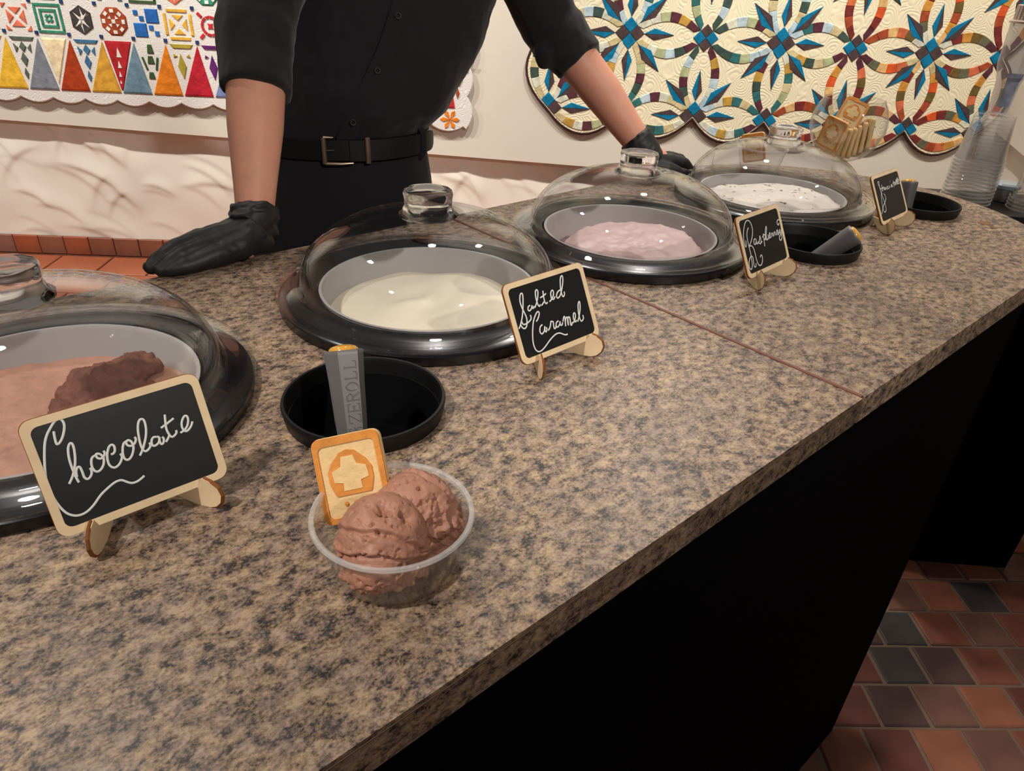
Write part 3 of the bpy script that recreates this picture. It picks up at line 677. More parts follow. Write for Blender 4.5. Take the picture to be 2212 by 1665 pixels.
def cookie(mw, label, group=None, detail=True):
    t = thing('shortbread_cookie', (0, 0, 0), label, 'cookie', group); t.matrix_world = mw
    def part(nm, vf, m_):
        if nm in CK: return inst(nm, CK[nm], t)
        o = mk(nm, vf, m_, t, False); CK[nm] = o.data; return o
    part('biscuit', puffy(CW, CH, CT, 0.006), M_BISC)
    if not detail: return t
    z = CT / 2
    part('baked_border', ring_prism(rrect(CW - 0.001, CH - 0.001, 0.0055, 5, 0, CH / 2), rrect(CW - 0.0088, CH - 0.0108, 0.004, 5, 0, CH / 2 - 0.0010), z - 0.0012, z + 0.0011), M_BAKED)
    sh = [(0.0, 0.0515), (0.0055, 0.050), (0.0125, 0.043), (0.0158, 0.037), (0.0158, 0.029), (0.0135, 0.0215), (0.0125, 0.0195), (-0.0125, 0.0195), (-0.0135, 0.0215), (-0.0158, 0.029), (-0.0158, 0.037), (-0.0125, 0.043), (-0.0055, 0.050)]
    part('embossed_crest', prism(sh, z - 0.0008, z + 0.0012), M_BAKED)
    cr = [(-0.0048, 0.0468), (0.0040, 0.0468), (0.0056, 0.0405), (0.0122, 0.0382), (0.0128, 0.0300), (0.0066, 0.0285), (0.0070, 0.0226), (-0.0066, 0.0226), (-0.0060, 0.0282), (-0.0124, 0.0296), (-0.0130, 0.0372), (-0.0062, 0.0400)]
    part('embossed_cross', prism(cr, z, z + 0.0017), M_BISC)
    dots = join(*[lathe([(0.0016, z - 0.0005), (0.0016, z + 0.0009), (0.0001, z + 0.0013)], 10) for _ in range(3)])
    dv = [(p[0] + (-0.007 + 0.007 * (k // 31)), p[1] + 0.0135, p[2]) for k, p in enumerate([q for q in dots[0]])] if len(dots[0]) == 93 else [(p[0] - 0.007 + 0.007 * (k // 30), p[1] + 0.0135, p[2]) for k, p in enumerate(dots[0])]
    part('embossed_dots', (dv, dots[1]), M_BAKED)
    return t
def frame(o, ex, ez):
    ex, ez = Vector(ex).normalized(), Vector(ez); ez = (ez - ex * ez.dot(ex)).normalized(); ny = ex.cross(ez)
    return Matrix(((ex.x, ez.x, ny.x, o[0]), (ex.y, ez.y, ny.y, o[1]), (ex.z, ez.z, ny.z, o[2]), (0, 0, 0, 1)))
cookie(frame((0.1868, 0.3520, H + 0.0335), (0.779, -0.579, 0.241), (0.171, 0.566, 0.807)), 'golden shortbread cookie with a raised crest, stuck into the chocolate ice cream cup in front')

# ------------------------------------------------------------------ the served cup
cup_p = [(0.0001, 0.001), (0.036, 0.001), (0.0410, 0.003), (0.0445, 0.010), (0.0528, 0.046), (0.0532, 0.0475)]
crim_p = [(0.0530, 0.0470), (0.0556, 0.0472), (0.0568, 0.0490), (0.0562, 0.0510), (0.0545, 0.0516), (0.0530, 0.0505)]
cupme = []
def dessert_cup(px, py, label):
    t = thing('dessert_cup', (px, py, H), label, 'cup', 'dessert cups')
    if not cupme: cupme.extend([mk('body', join(lathe(cup_p, 80, False), lathe([(max(r - 0.0008, 0.0001), z + 0.0006) for r, z in cup_p], 80, False)), M_CUP, t, True).data, mk('rim', ring_lathe(crim_p, 80), M_RIM, t, True).data])
    else: inst('body', cupme[0], t); inst('rim', cupme[1], t)
cx, cy = 0.1985, 0.3290
dessert_cup(cx, cy, 'clear plastic cup holding chocolate ice cream and a cookie, in front')
M_SCOOPED = mat('scooped_chocolate_ice_cream', (164, 116, 96), 0.5, 0.35, var=0.10, vscale=60, bump=0.25, bscale=220)
def scoop_disp(seed, smooth_dir, pits, grooves=()):
    sd = Vector(smooth_dir).normalized()
    def f(co, no):
        g = max(0.0, min(1.0, (0.35 - no.dot(sd)) * 1.6))         # ragged where the scoop tore it
        d = g * (0.0046 * fbm(co + Vector((seed, 0, 0)), 95, 5) + 0.0026 * fbm(co, 260, 3)) + 0.0007 * fbm(co, 120, 3)
        for p, r, dp in pits:
            q = (co - Vector(p)).length / r
            if q < 1.6: d -= dp * math.exp(-(q * 1.5) ** 2) * (1 + 0.8 * fbm(co, 300, 2))
        for gn, gc, gw, gd in grooves:
            q = (co - gc).dot(gn) + 0.004 * fbm(co, 45, 2)
            d += gd * (math.exp(-((q - gw) / (1.6 * gw)) ** 2) * 0.5 - math.exp(-(q / gw) ** 2))
        v_ = fbm(co + Vector((seed, 5, 0)), 240, 2)
        if v_ > 0.36: d -= 0.009 * (v_ - 0.36)
        return d
    return f
A = Vector((0.185, 0.321, H + 0.039)); B = Vector((0.2185, 0.332, H + 0.0385))
toc = (Vector((0, 0, CAMZ)) - A).normalized()
a_vf = join(ball(A + Vector((0, 0, 0.001)), 0.032, 24, 16, (0.98, 0.95, 0.98)), ball(A + Vector((0.002, 0.002, -0.018)), 0.030, 24, 14, (1.0, 0.96, 0.62)), ball(A + Vector((-0.008, -0.010, -0.006)), 0.021, 16, 10, (1.3, 1.1, 0.8)), ball(A + Vector((0.008, -0.018, -0.010)), 0.016, 16, 10, (1.4, 0.9, 0.9)))
pitsA = [(A + Vector((-0.002, -0.006, 0.031)), 0.009, 0.008), (A + Vector((0.010, -0.016, 0.026)), 0.007, 0.006), (A + Vector((-0.018, -0.016, 0.018)), 0.004, 0.002), (A + Vector((0.014, -0.024, 0.012)), 0.005, 0.002)]
o1 = remesh('ice_cream_scoopful', a_vf, 0.0011, M_SCOOPED, None, 3, scoop_disp(1.0, (-0.1, -0.25, 0.9), pitsA, [(Vector((0.62, 0.45, 0.64)).normalized(), A + Vector((-0.004, -0.004, 0.006)), 0.0016, 0.0030), (Vector((0.35, 0.30, 0.89)).normalized(), A + Vector((0, -0.01, -0.004)), 0.0016, 0.0026)])); tag(o1, 'round front scoop of chocolate ice cream in the clear cup, pitted on top', 'ice cream', 'scoops in the cup')
b_vf = join(ball(B, 0.0300, 24, 16, (1.0, 1.0, 0.97)), ball(B + Vector((0.0, -0.002, -0.018)), 0.027, 20, 12, (1.0, 1.0, 0.62)), ball(B + Vector((0.013, -0.012, -0.006)), 0.016, 16, 10, (1.1, 1.2, 1.0)))
o2 = remesh('ice_cream_scoopful', b_vf, 0.0011, M_SCOOPED, None, 3, scoop_disp(4.0, (0.35, 0.5, 0.8), [(B + Vector((0.006, -0.02, 0.02)), 0.007, 0.003)], [(Vector((0.88, 0.30, 0.35)).normalized(), B + Vector((0.016, 0.004, 0.006)), 0.0016, 0.0034)])); tag(o2, 'rear scoop of chocolate ice cream in the cup, curled rim on its right', 'ice cream', 'scoops in the cup')

# ------------------------------------------------------------------ glass bowl of cookies behind the farthest dome
bx, by = 1.578, 0.706
gb = thing('footed_glass_bowl', (bx, by, H), 'round stemmed glass bowl filled with cookies, behind the farthest dome', 'bowl')
bowl_p = [(0.0001, 0.0455), (0.02, 0.047), (0.045, 0.059), (0.066, 0.083), (0.0765, 0.113), (0.0755, 0.135), (0.068, 0.158), (0.0595, 0.172)]
mk('bowl', join(lathe(bowl_p, 64, False), lathe([(max(r - 0.0018, 0.0001), z + 0.0008) for r, z in bowl_p], 64, False)), M_GLASSY, gb, True)
mk('rim', tube([(0.0597 * cos(2 * pi * k / 48), 0.0597 * sin(2 * pi * k / 48), 0.1725) for k in range(48)], 0.0012, 8, closed=True), M_GLASSY, gb, True)
mk('stem', lathe([(0.036, 0.001), (0.0365, 0.003), (0.015, 0.007), (0.0065, 0.014), (0.0075, 0.024), (0.012, 0.032), (0.008, 0.039), (0.014, 0.0455)], 32), M_GLASSY, gb, True)
tc_ = Vector((-bx, -by, 0)).normalized(); rt = Vector((tc_.y, -tc_.x, 0)) * -1
rt = Vector((-tc_.y, tc_.x, 0))                       # towards the right of the picture
POSN = ['leftmost', 'second from the left', 'third from the left', 'middle', 'third from the right', 'second from the right', 'rightmost']
for k in range(7):
    u_ = -0.036 + k * 0.0142
    turn = radians((28, 52, 56, 60, 66, 70, 72)[k]); lean = (0.30, 0.42, 0.36, 0.22, -0.02, -0.22, -0.36)[k]
    nrm = (tc_ * cos(turn) - rt * sin(turn)).normalized()                 # face turned to the left of the viewer
    up = (Vector((0, 0, 1)) + rt * lean - tc_ * 0.10).normalized(); up = (up - nrm * up.dot(nrm)).normalized(); ex = up.cross(nrm)
    o_ = Vector((bx, by, H)) + rt * (u_ * 0.86) + tc_ * (0.012 if k else 0.030) + Vector((0, 0, 0.0585 + 10.0 * (u_ * 0.86) ** 2 + (0.006 if k == 0 else 0)))
    cookie(frame(o_, ex, up), 'shortbread cookie standing on edge in the glass bowl, %s in its row' % POSN[k], 'cookies standing in the glass bowl', k == 0)
o_ = Vector((bx, by, H)) - rt * 0.008 + tc_ * 0.030 + Vector((0, 0, 0.118))
cookie(frame(o_, rt * 0.93 + Vector((0, 0, -0.30)), Vector((0, 0, 0.80)) - tc_ * 0.55 + rt * 0.22), 'golden cookie lying on top of the others in the glass bowl')
# another served cup behind the farthest dome, only its cookie shows
dessert_cup(1.530, 0.862, 'clear plastic cup standing behind the farthest dome by the bowl')
cookie(frame((1.517, 0.868, H + 0.018), rt * 0.92 + Vector((0, 0, 0.25)), Vector((0, 0, 1)) - rt * 0.25), 'cookie standing in the cup behind the farthest dome, only its top showing')

# ------------------------------------------------------------------ side table beyond the rounded end
TN = Vector((0.71, 0.704, 0)); TU = Vector((0.704, -0.71, 0)); TZ = H - 0.095
tm = Matrix(((TU.x, TN.x, 0, TU.x * 1.19 + TN.x * 2.11), (TU.y, TN.y, 0, TU.y * 1.19 + TN.y * 2.11), (0, 0, 1, 0), (0, 0, 0, 1)))
st_ = thing('side_table', (0, 0, 0), 'black-fronted table beyond the rounded counter end, carrying the cup stacks', 'table'); st_.matrix_world = tm
mk('table_top', bevel_box(-0.185, 0.385, -0.31, -0.085, TZ - 0.03, TZ, 0.003), mat('dark_table_top', (42, 36, 34), 0.45), st_)
mk('front_skirt', box(-0.175, 0.375, -0.303, -0.283, 0.008, TZ - 0.03), M_BLACK, st_)
mk('side_skirt', box(0.355, 0.375, -0.283, -0.115, 0.008, TZ - 0.03), M_BLACK, st_)
mk('back_skirt', box(-0.175, 0.375, -0.115, -0.095, 0.008, TZ - 0.03), M_BLACK, st_)
# stone pier showing past the table
pier = thing('stone_pier', (2.62, 0.02, 0), 'rough tan stone pier at the right edge beyond the black table', 'pier')
M_STONE = mat('tan_stone', (150, 128, 104), 0.9, 0.2, var=0.3, vscale=25, bump=0.8, bscale=40)
zc = 0.008
for k in range(9):
    hgt = rnd.uniform(0.09, 0.15); v, f = bevel_box(-0.13 + rnd.uniform(-.01, .01), 0.13, -0.13 + rnd.uniform(-.01, .01), 0.13, zc, zc + hgt - 0.004, 0.006)
    o = mk('stone', (v, f), M_STONE, pier, rot=(0, 0, radians(-45))); zc += hgt
    if zc > 1.0: break

# stacks of clear cups, rims down
scup_p = [(0.0577, 0.0034), (0.0563, 0.0135), (0.0549, 0.0146), (0.0445, 0.1103), (0.0434, 0.1126), (0.0411, 0.1132), (0.0400, 0.1109), (0.0001, 0.1109)]
srim_p = [(0.0577, 0.0005), (0.0597, 0.0), (0.0608, 0.0016), (0.0601, 0.0036), (0.0577, 0.0038)]
ORD = ['bottom', 'second', 'third', 'fourth', 'fifth', 'sixth', 'seventh', 'eighth', 'ninth', 'tenth', 'eleventh', 'twelfth', 'thirteenth', 'fourteenth']
cme = None
def stack(px, py, n, pitch, what, tall):
    global cme
    for k in range(n):
        o = thing('plastic_cup', (px, py, TZ + k * pitch), 'x', 'cup')
        if cme is None: cme = (mk('body', lathe(scup_p, 40, False), M_CUP, o, True).data, mk('rim', ring_lathe(srim_p, 40), M_RIM, o, True).data)
        else: inst('body', cme[0], o); inst('rim', cme[1], o)
        if k == n - 1: lb = 'clear plastic cup, topmost of the upside-down %s stack' % what
        elif k == 0: lb = 'clear plastic cup, bottommost of the upside-down %s stack' % what
        else: lb = 'clear plastic cup, %s from the bottom in the upside-down %s stack' % (ORD[k], what)
        tag(o, lb, 'cup', 'clear cups in the %s stack' % what)
ST1 = (2.115, 0.592); ST2 = (2.178, 0.452)
stack(*ST1, 12, 0.0092, 'tall', True)
stack(*ST2, 4, 0.0085, 'short right-hand', False)
# clear sleeve on the tall stack
z1 = TZ + 11 * 0.0092 + 0.1135
sl = thing('clear_sleeve', (ST1[0], ST1[1], z1), 'tall clear plastic sleeve with blue print and ribbed top, standing on the tall cup stack', 'sleeve')
M_SLV = clear_mat('clear_sleeve_film', (0.90, 0.90, 0.92), 0.06, 0.07, 0.30)
mk('film', lathe([(0.0001, 0.0), (0.020, 0.0), (0.022, 0.01), (0.026, 0.07), (0.037, 0.11), (0.039, 0.19), (0.039, 0.20)], 32, False), M_SLV, sl, True)
v, f = [], []
for i in range(9):
    for j in range(6):
        a = math.atan2(-ST1[1], -ST1[0]) + radians(-10 + 60 * j / 5); z = 0.018 + 0.075 * i / 8; r = 0.0235 + 0.0045 * (z / 0.07) + (0.004 if z > 0.075 else 0); v.append((r * cos(a), r * sin(a), z))
for i in range(8):
    for j in range(5): f.append((i * 6 + j, i * 6 + j + 1, (i + 1) * 6 + j + 1, (i + 1) * 6 + j))
o = mk('blue_print', (v, f), mat('blue_print_ink', (190, 200, 232), 0.5, var=0.35, vscale=60), sl)
sdm = o.modifiers.new('t', 'SOLIDIFY'); sdm.thickness = 0.0006
v, f = [], []
for i, (r, z) in enumerate([(0.043, 0.196), (0.043, 0.200), (0.036, 0.203), (0.036, 0.232), (0.034, 0.234), (0.0001, 0.235)]):
    for k in range(96):
        a = 2 * pi * k / 96; rr = r + (0.0012 if (k % 4 < 2 and i in (2, 3)) else 0); v.append((rr * cos(a), rr * sin(a), z))
for i in range(5):
    for k in range(96): f.append((i * 96 + k, i * 96 + (k + 1) % 96, (i + 1) * 96 + (k + 1) % 96, (i + 1) * 96 + k))
mk('ribbed_cap', (v, f), mat('frosted_cap', (206, 188, 170), 0.35, 0.5), sl, False)
# steel canister and a low black box between and behind the stacks
cn = thing('steel_canister', (2.205, 0.535, TZ), 'small steel canister with a pale lid between the cup stacks', 'canister')
M_STEEL = mat('brushed_steel', (150, 142, 136), 0.28, metal=0.9)
mk('body', lathe([(0.028, 0.0), (0.030, 0.002), (0.030, 0.030), (0.028, 0.034)], 32), M_STEEL, cn, True)
mk('lid', lathe([(0.033, 0.034), (0.034, 0.036), (0.034, 0.043), (0.030, 0.047), (0.0001, 0.048)], 32), mat('pale_blue_lid', (196, 212, 226), 0.2, 0.5), cn, True)
bxk = thing('black_box', (2.375, 0.385, TZ), 'low black box at the back of the side table, behind the short cup stack', 'box')
bxk.rotation_euler = (0, 0, radians(-45))
mk('body', bevel_box(-0.07, 0.10, -0.05, 0.05, 0.0, 0.080, 0.004), M_DARKPL, bxk)
mk('lid_edge', box(-0.072, 0.102, -0.052, 0.052, 0.058, 0.062), mat('dark_grey_trim', (52, 52, 56), 0.4), bxk)
# ------------------------------------------------------------------ right-hand quilt: interlocking rings and stars
def qmat(name, rgb): return mat('quilt_' + name, rgb, 0.9, 0.1, var=0.22, vscale=38, bump=0.5, bscale=70)
Q2 = thing('ring_quilt', (0, 0, 0), 'cream quilt with interlocking rings and blue stars hanging on the right of the wall', 'quilt'); Q2.matrix_world = WM(WD - 0.06)
LQ = 0.3137; S0 = 0.243; Z0 = 0.772; ZS = 0.302
def node(i, j): return Vector((S0 + LQ * i, Z0 + ZS * j - 0.008 * i * 0.6))
NI, NJ = 7, 3
BLUE = qmat('blue', (24, 118, 158)); BROWN = qmat('brown', (82, 66, 66))
COOL = [qmat(n, c) for n, c in (('pale', (214, 214, 196)), ('ice', (184, 204, 212)), ('sage', (176, 182, 140)), ('teal', (58, 112, 112)), ('pine', (66, 84, 76)), ('purple', (92, 52, 62)), ('gold', (190, 150, 70)), ('sand', (206, 190, 146)))]
WARM = [qmat(n, c) for n, c in (('peach', (222, 180, 120)), ('amber', (206, 146, 66)), ('orange', (216, 92, 48)), ('rust', (164, 78, 50)), ('wine', (122, 52, 50)), ('olive', (112, 92, 54)), ('moss', (104, 104, 82)), ('coral', (208, 112, 76)))]
def arc_patches(A, B, side, k0):
    """one ring arc between two nodes: six pieced patches"""
    d = (B - A); L = d.length; t = d / L; n = Vector((-t.y, t.x)) * side
    def po(q): return A + t * (q * L) + n * (0.276 * L * (1 - (2 * q - 1) ** 2))
    def pi_(q):
        q2 = 0.5 + (q - 0.5) * 0.80; return A + t * (q2 * L) + n * (0.146 * L * max(0.0, 1 - ((2 * q2 - 1) / 0.80) ** 2) + 0.004)
    out = []
    nseg = 6
    for s_ in range(nseg):
        q0, q1 = 0.085 + 0.83 * s_ / nseg, 0.085 + 0.83 * (s_ + 1) / nseg
        poly = [po(q0 + (q1 - q0) * k / 4) for k in range(5)] + [pi_(q1 - (q1 - q0) * k / 4) for k in range(5)]
        out.append((s_, poly))
    return out
kinds = {}
def patch(name, poly, m_, t0=0.004, t1=0.0085):
    c = Vector((0, 0))
    for p in poly: c += Vector(p)
    c /= len(poly)
    n = len(poly); v = [(p[0], p[1], t0) for p in poly] + [(p[0], p[1], t1 - 0.0025) for p in poly] + [(c.x + (p[0] - c.x) * 0.9, c.y + (p[1] - c.y) * 0.9, t1) for p in poly]
    f = [tuple(2 * n + k for k in range(n))] + [(r * n + k, r * n + (k + 1) % n, (r + 1) * n + (k + 1) % n, (r + 1) * n + k) for r in (0, 1) for k in range(n)]
    return v, f, m_
pr = random.Random(21); leftovers = {}
edges = [((i, j), (i + 1, j)) for j in range(NJ) for i in range(NI - 1)] + [((i, j), (i, j + 1)) for j in range(NJ - 1) for i in range(NI)] + [((i, NJ - 1), (i, NJ)) for i in range(NI)]
outline_pts = []
for (a, b) in edges:
    A, B = node(*a), node(*b); hor = a[1] == b[1]
    warm = (a[0] + b[0]) / 2 + pr.uniform(-1, 1) > 2.9
    star_a = (a[0] + a[1]) % 2 == 0
    for side in (1, -1):
        pal = WARM if warm else COOL
        base_seq = pr.sample(range(len(pal)), 6)
        light = [0, 7] if not warm else [0, 1]
        for s_, poly in arc_patches(A, B, side, 0):
            near_star = s_ if star_a else 5 - s_
            idx = base_seq[s_]
            if near_star == 0: m_ = COOL[pr.choice((0, 0, 1, 7))] if not warm else pr.choice((COOL[0], COOL[7], WARM[0]))
            elif near_star == 5: m_ = pr.choice((COOL[5], COOL[3], COOL[4])) if not warm else pr.choice((WARM[4], WARM[3], COOL[5]))
            else: m_ = pal[idx]
            v, f, _ = patch('p', poly, m_)
            top = sum(q_[1] for q_ in poly) / len(poly) > 1.26 or (hor and a[1] == NJ - 1 and side == 1) or (not hor and b[1] == NJ)
            if top: leftovers.setdefault(m_.name, (m_, []))[1].append((v, f))
            else: mk('ring_patch', (v, f), m_, Q2)
for k, (m_, lst) in leftovers.items():
    o = mk('upper_patchwork', join(*lst), m_, Q2); o['kind'] = 'stuff'
for j in range(NJ):
    for i in range(NI):
        c = node(i, j); star = (i + j) % 2 == 0; hd = 0.19 * LQ if star else 0.165 * LQ
        cols = (BLUE, BROWN) if star else (BROWN, BLUE)
        # four-patch diamond: top/bottom in one colour, left/right in the other
        T, R_, B_, L_ = c + Vector((0.0, hd)), c + Vector((hd, 0)), c - Vector((0, hd)), c - Vector((hd, 0))
        mid = lambda p, q: (p + q) / 2
        for poly, m_ in (([c, mid(L_, T), T, mid(T, R_)], cols[0]), ([c, mid(B_, R_), B_, mid(L_, B_)][::1], cols[0]), ([c, mid(T, R_), R_, mid(R_, B_)], cols[1]), ([c, mid(B_, L_), L_, mid(L_, T)], cols[1])):
            pc = sum((Vector(q_) for q_ in poly), Vector((0, 0))) / 4 - c
            if (j == 0 and pc.y < -0.02) or (i == 0 and pc.x < -0.02) or (i == NI - 1 and pc.x > 0.02): continue
            v, f, _ = patch('d', poly, m_, 0.004, 0.0098); mk('diamond_patch', (v, f), m_, Q2)
        if not star: continue
        for k in range(8):
            a = radians(45 * k); u_ = Vector((cos(a), sin(a))); w_ = Vector((-sin(a), cos(a)))
            r0, r1, rw, hw = (0.19, 0.58, 0.32, 0.068) if k % 2 == 0 else (0.17, 0.63, 0.35, 0.085)
            tip = c + u_ * (r1 * LQ)
            if (j == 0 and tip.y < c.y - 0.02) or (i == 0 and tip.x < c.x - 0.02) or (i == NI - 1 and tip.x > c.x + 0.02): continue
            for sd, m_ in ((1, BLUE), (-1, BROWN)):
                v, f, _ = patch('s', [c + u_ * (r0 * LQ), c + u_ * (rw * LQ) + w_ * (sd * hw * LQ), tip], m_, 0.004, 0.0092); mk('star_point', (v, f), m_, Q2)
# cream ground with the scalloped outline, then its dark binding
def bulge(A, B, side):
    d = B - A; L = d.length; t = d / L; n = Vector((-t.y, t.x)) * side
    return [A + t * (q * L) + n * (0.285 * L * (1 - (2 * q - 1) ** 2) + 0.012) for q in [k / 10 for k in range(11)]]
ol = []
for i in range(NI - 1): ol += bulge(node(i, 0), node(i + 1, 0), -1)
for j in range(NJ): ol += bulge(node(NI - 1, j), node(NI - 1, j + 1), -1)
ol += [node(NI - 1, NJ) + Vector((0.05, 0.05)), node(0, NJ) + Vector((-0.05, 0.05))]
for j in range(NJ, 0, -1): ol += bulge(node(0, j), node(0, j - 1), -1)
mk('cream_ground', prism([tuple(p) for p in ol], -0.004, 0.005), quilted_mat('quilted_cream', (240, 229, 198), 12), Q2)
mk('binding', tube([(p.x, p.y, 0.001) for p in ol], 0.0065, 6, closed=True), qmat('binding', (70, 50, 48)), Q2)

# ------------------------------------------------------------------ left-hand quilt: sampler blocks over a border of triangles
Q1 = thing('sampler_quilt', (0, 0, 0), 'white sampler quilt with colourful pieced blocks and a triangle border, left of the person', 'quilt'); Q1.matrix_world = WM(WD - 0.07)
PB = 0.1257; J0 = -1.188; ZJ = 0.957; ZT = 1.079
def jx(k): return J0 + PB * k
white = quilted_mat('quilted_white', (232, 228, 222), 30)
SR, SL = -0.115, -3.0
ol = []
kk = int((SR - SL) / 0.128); step = (SR - SL) / kk
zb_ = lambda s: 0.716 if s < -1.1 else 0.716 - 0.052 * (s + 1.1)
for k in range(kk):
    s0 = SL + step * k
    for q in range(9): ol.append((s0 + step * q / 8, zb_(s0) + 0.008 - 0.021 * (1 - (2 * q / 8 - 1) ** 2)))
zz_ = 0.67
for k in range(8):
    for q in range(9): ol.append((SR + 0.012 + 0.024 * (1 - (2 * q / 8 - 1) ** 2), zz_ + 0.128 * (k + q / 8)))
ol += [(SR, zz_ + 1.03), (SL, zz_ + 1.03)]
mk('white_ground', prism(ol, -0.005, 0.005), white, Q1)
mk('binding', tube([(p[0], p[1], 0.0) for p in ol], 0.0045, 6, closed=True), mat('quilt_white_binding', (226, 222, 216), 0.9, 0.1), Q1)
QC = {n: qmat('s_' + n, c) for n, c in dict(coral=(222, 118, 88), green=(62, 136, 112), char=(72, 66, 66), rust=(160, 72, 44), blue=(46, 104, 178), yellow=(226, 176, 70), red=(196, 52, 56), navy=(46, 66, 110),
      gold=(214, 160, 62), grey=(128, 134, 144), brick=(172, 66, 36), slate=(112, 142, 160), orange=(226, 130, 40), crimson=(186, 42, 56), peri=(120, 136, 180), dkgreen=(92, 104, 92), cream=(236, 218, 178), steel=(72, 116, 152), wine=(178, 44, 50), moss=(66, 92, 60), olive=(176, 158, 64), purple=(102, 44, 112), lemon=(234, 186, 62)).items()}
REST = {'on': False, 'd': {}}
def qp(poly, m_, name='patch', t1=0.0095):
    v, f, _ = patch('q', [Vector(p) for p in poly], m_, 0.0045, t1)
    if REST['on']: REST['d'].setdefault(m_.name, (m_, []))[1].append((v, f)); return None
    return mk(name, (v, f), m_, Q1)
def qq(cx, cy, w, h, m_, rot=0.0, name='patch', t1=0.0095):
    c_, s_ = cos(rot), sin(rot); return qp([(cx + x * w / 2 * c_ - y * h / 2 * s_, cy + x * w / 2 * s_ + y * h / 2 * c_) for x, y in ((-1, -1), (1, -1), (1, 1), (-1, 1))], m_, name, t1)
WHT = qmat('s_white', (234, 230, 224))
HB = 0.048
def blk_x(cx, cy, col):
    for a in range(4):
        u_, w_ = Vector((cos(a * pi / 2), sin(a * pi / 2))), Vector((-sin(a * pi / 2), cos(a * pi / 2))); c_ = Vector((cx, cy))
        qp([c_ + u_ * 0.010, c_ + u_ * 0.034 - w_ * 0.025, c_ + u_ * 0.034 + w_ * 0.025], col)
        q = c_ + (u_ + w_) * HB; qp([q, q - u_ * 0.018, q - w_ * 0.018], col)
def blk_frame(cx, cy, col):
    for k in (0.105, 0.066):
        h = k / 2; w = 0.009
        for sx, sy, ww, hh in ((0, 1, k, w), (0, -1, k, w), (1, 0, w, k - 2 * w), (-1, 0, w, k - 2 * w)): qq(cx + sx * (h - w / 2), cy + sy * (h - w / 2), ww, hh, col)
    for a in range(4): qq(cx + 0.011 * cos(a * pi / 2 + pi / 4), cy + 0.011 * sin(a * pi / 2 + pi / 4), 0.010, 0.013, col, a * pi / 2 + pi / 4)
def blk_star(cx, cy, col):
    P = [(cx + 0.046 * cos(radians(90 + 60 * k)), cy + 0.052 * sin(radians(90 + 60 * k))) for k in range(6)]
    for k in range(6):
        a, b = Vector(P[k]), Vector(P[(k + 1) % 6]); c_ = Vector((cx, cy)); qp([c_ + (a - c_) * 0.28, a, b, c_ + (b - c_) * 0.30], col) if k % 3 != 2 else qp([a, b, c_ + ((a + b) / 2 - c_) * 0.45], col)
    for k in range(4): a = radians(45 + 90 * k); qp([(cx, cy), (cx + 0.010 * cos(a - .5), cy + 0.010 * sin(a - .5)), (cx + 0.040 * cos(a), cy + 0.040 * sin(a)), (cx + 0.010 * cos(a + .5), cy + 0.010 * sin(a + .5))], WHT, t1=0.0105)
def blk_lattice(cx, cy, col):
    qp([(cx + 0.054 * cos(radians(22.5 + 45 * k)), cy + 0.054 * sin(radians(22.5 + 45 * k))) for k in range(8)], col)
    for k in range(8): a = radians(45 * k); qq(cx + 0.038 * cos(a), cy + 0.038 * sin(a), 0.013, 0.016, WHT, a, t1=0.0115)
    for k in range(4): a = radians(45 + 90 * k); qp([(cx + 0.024 * cos(a - .35), cy + 0.024 * sin(a - .35)), (cx + 0.024 * cos(a + .35), cy + 0.024 * sin(a + .35)), (cx + 0.011 * cos(a), cy + 0.011 * sin(a))], WHT, t1=0.0115)
    qq(cx, cy, 0.015, 0.015, WHT, t1=0.0115)
def blk_four(cx, cy, col):
    qq(cx + 0.026, cy + 0.026, 0.050, 0.050, col); qq(cx - 0.026, cy - 0.026, 0.050, 0.050, col)
    for bx_, by_ in ((cx - 0.026, cy + 0.026), (cx + 0.026, cy - 0.026)): qq(bx_ - 0.010, by_ + 0.010, 0.017, 0.017, col); qq(bx_ + 0.010, by_ - 0.010, 0.017, 0.017, col)
def blk_box(cx, cy, col):
    for sx, sy, ww, hh in ((0, 1, 0.08, 0.010), (0, -1, 0.08, 0.010), (1, 0, 0.010, 0.08), (-1, 0, 0.010, 0.08)): qq(cx + sx * 0.050, cy + sy * 0.050, ww, hh, col)
    for a in range(4):
        u_, w_ = Vector((cos(a * pi / 2), sin(a * pi / 2))), Vector((-sin(a * pi / 2), cos(a * pi / 2))); c_ = Vector((cx, cy)); qp([c_ + u_ * 0.014, c_ + u_ * 0.034 - w_ * 0.022, c_ + u_ * 0.034 + w_ * 0.022], col)
def blk_ring(cx, cy, col):
    for k in range(12):
        a0, a1 = radians(30 * k + 2), radians(30 * k + 28); qp([(cx + 0.038 * cos(a0), cy + 0.038 * sin(a0)), (cx + 0.038 * cos(a1), cy + 0.038 * sin(a1)), (cx + 0.028 * cos(a1), cy + 0.028 * sin(a1)), (cx + 0.028 * cos(a0), cy + 0.028 * sin(a0))], col)
    qp([(cx + 0.015 * (1 if k % 2 == 0 else 0.5) * cos(radians(45 + 45 * k)), cy + 0.015 * (1 if k % 2 == 0 else 0.5) * sin(radians(45 + 45 * k))) for k in range(8)], col)
    for k in range(4): a = radians(45 + 90 * k); qq(cx + 0.054 * cos(a), cy + 0.054 * sin(a), 0.022, 0.011, col, a)
BL = [blk_ring, blk_box, blk_four, blk_lattice, blk_star, blk_frame, blk_x]
BC = ['red', 'yellow', 'blue', 'rust', 'char', 'green', 'coral']
rowz = (ZJ + ZT) / 2
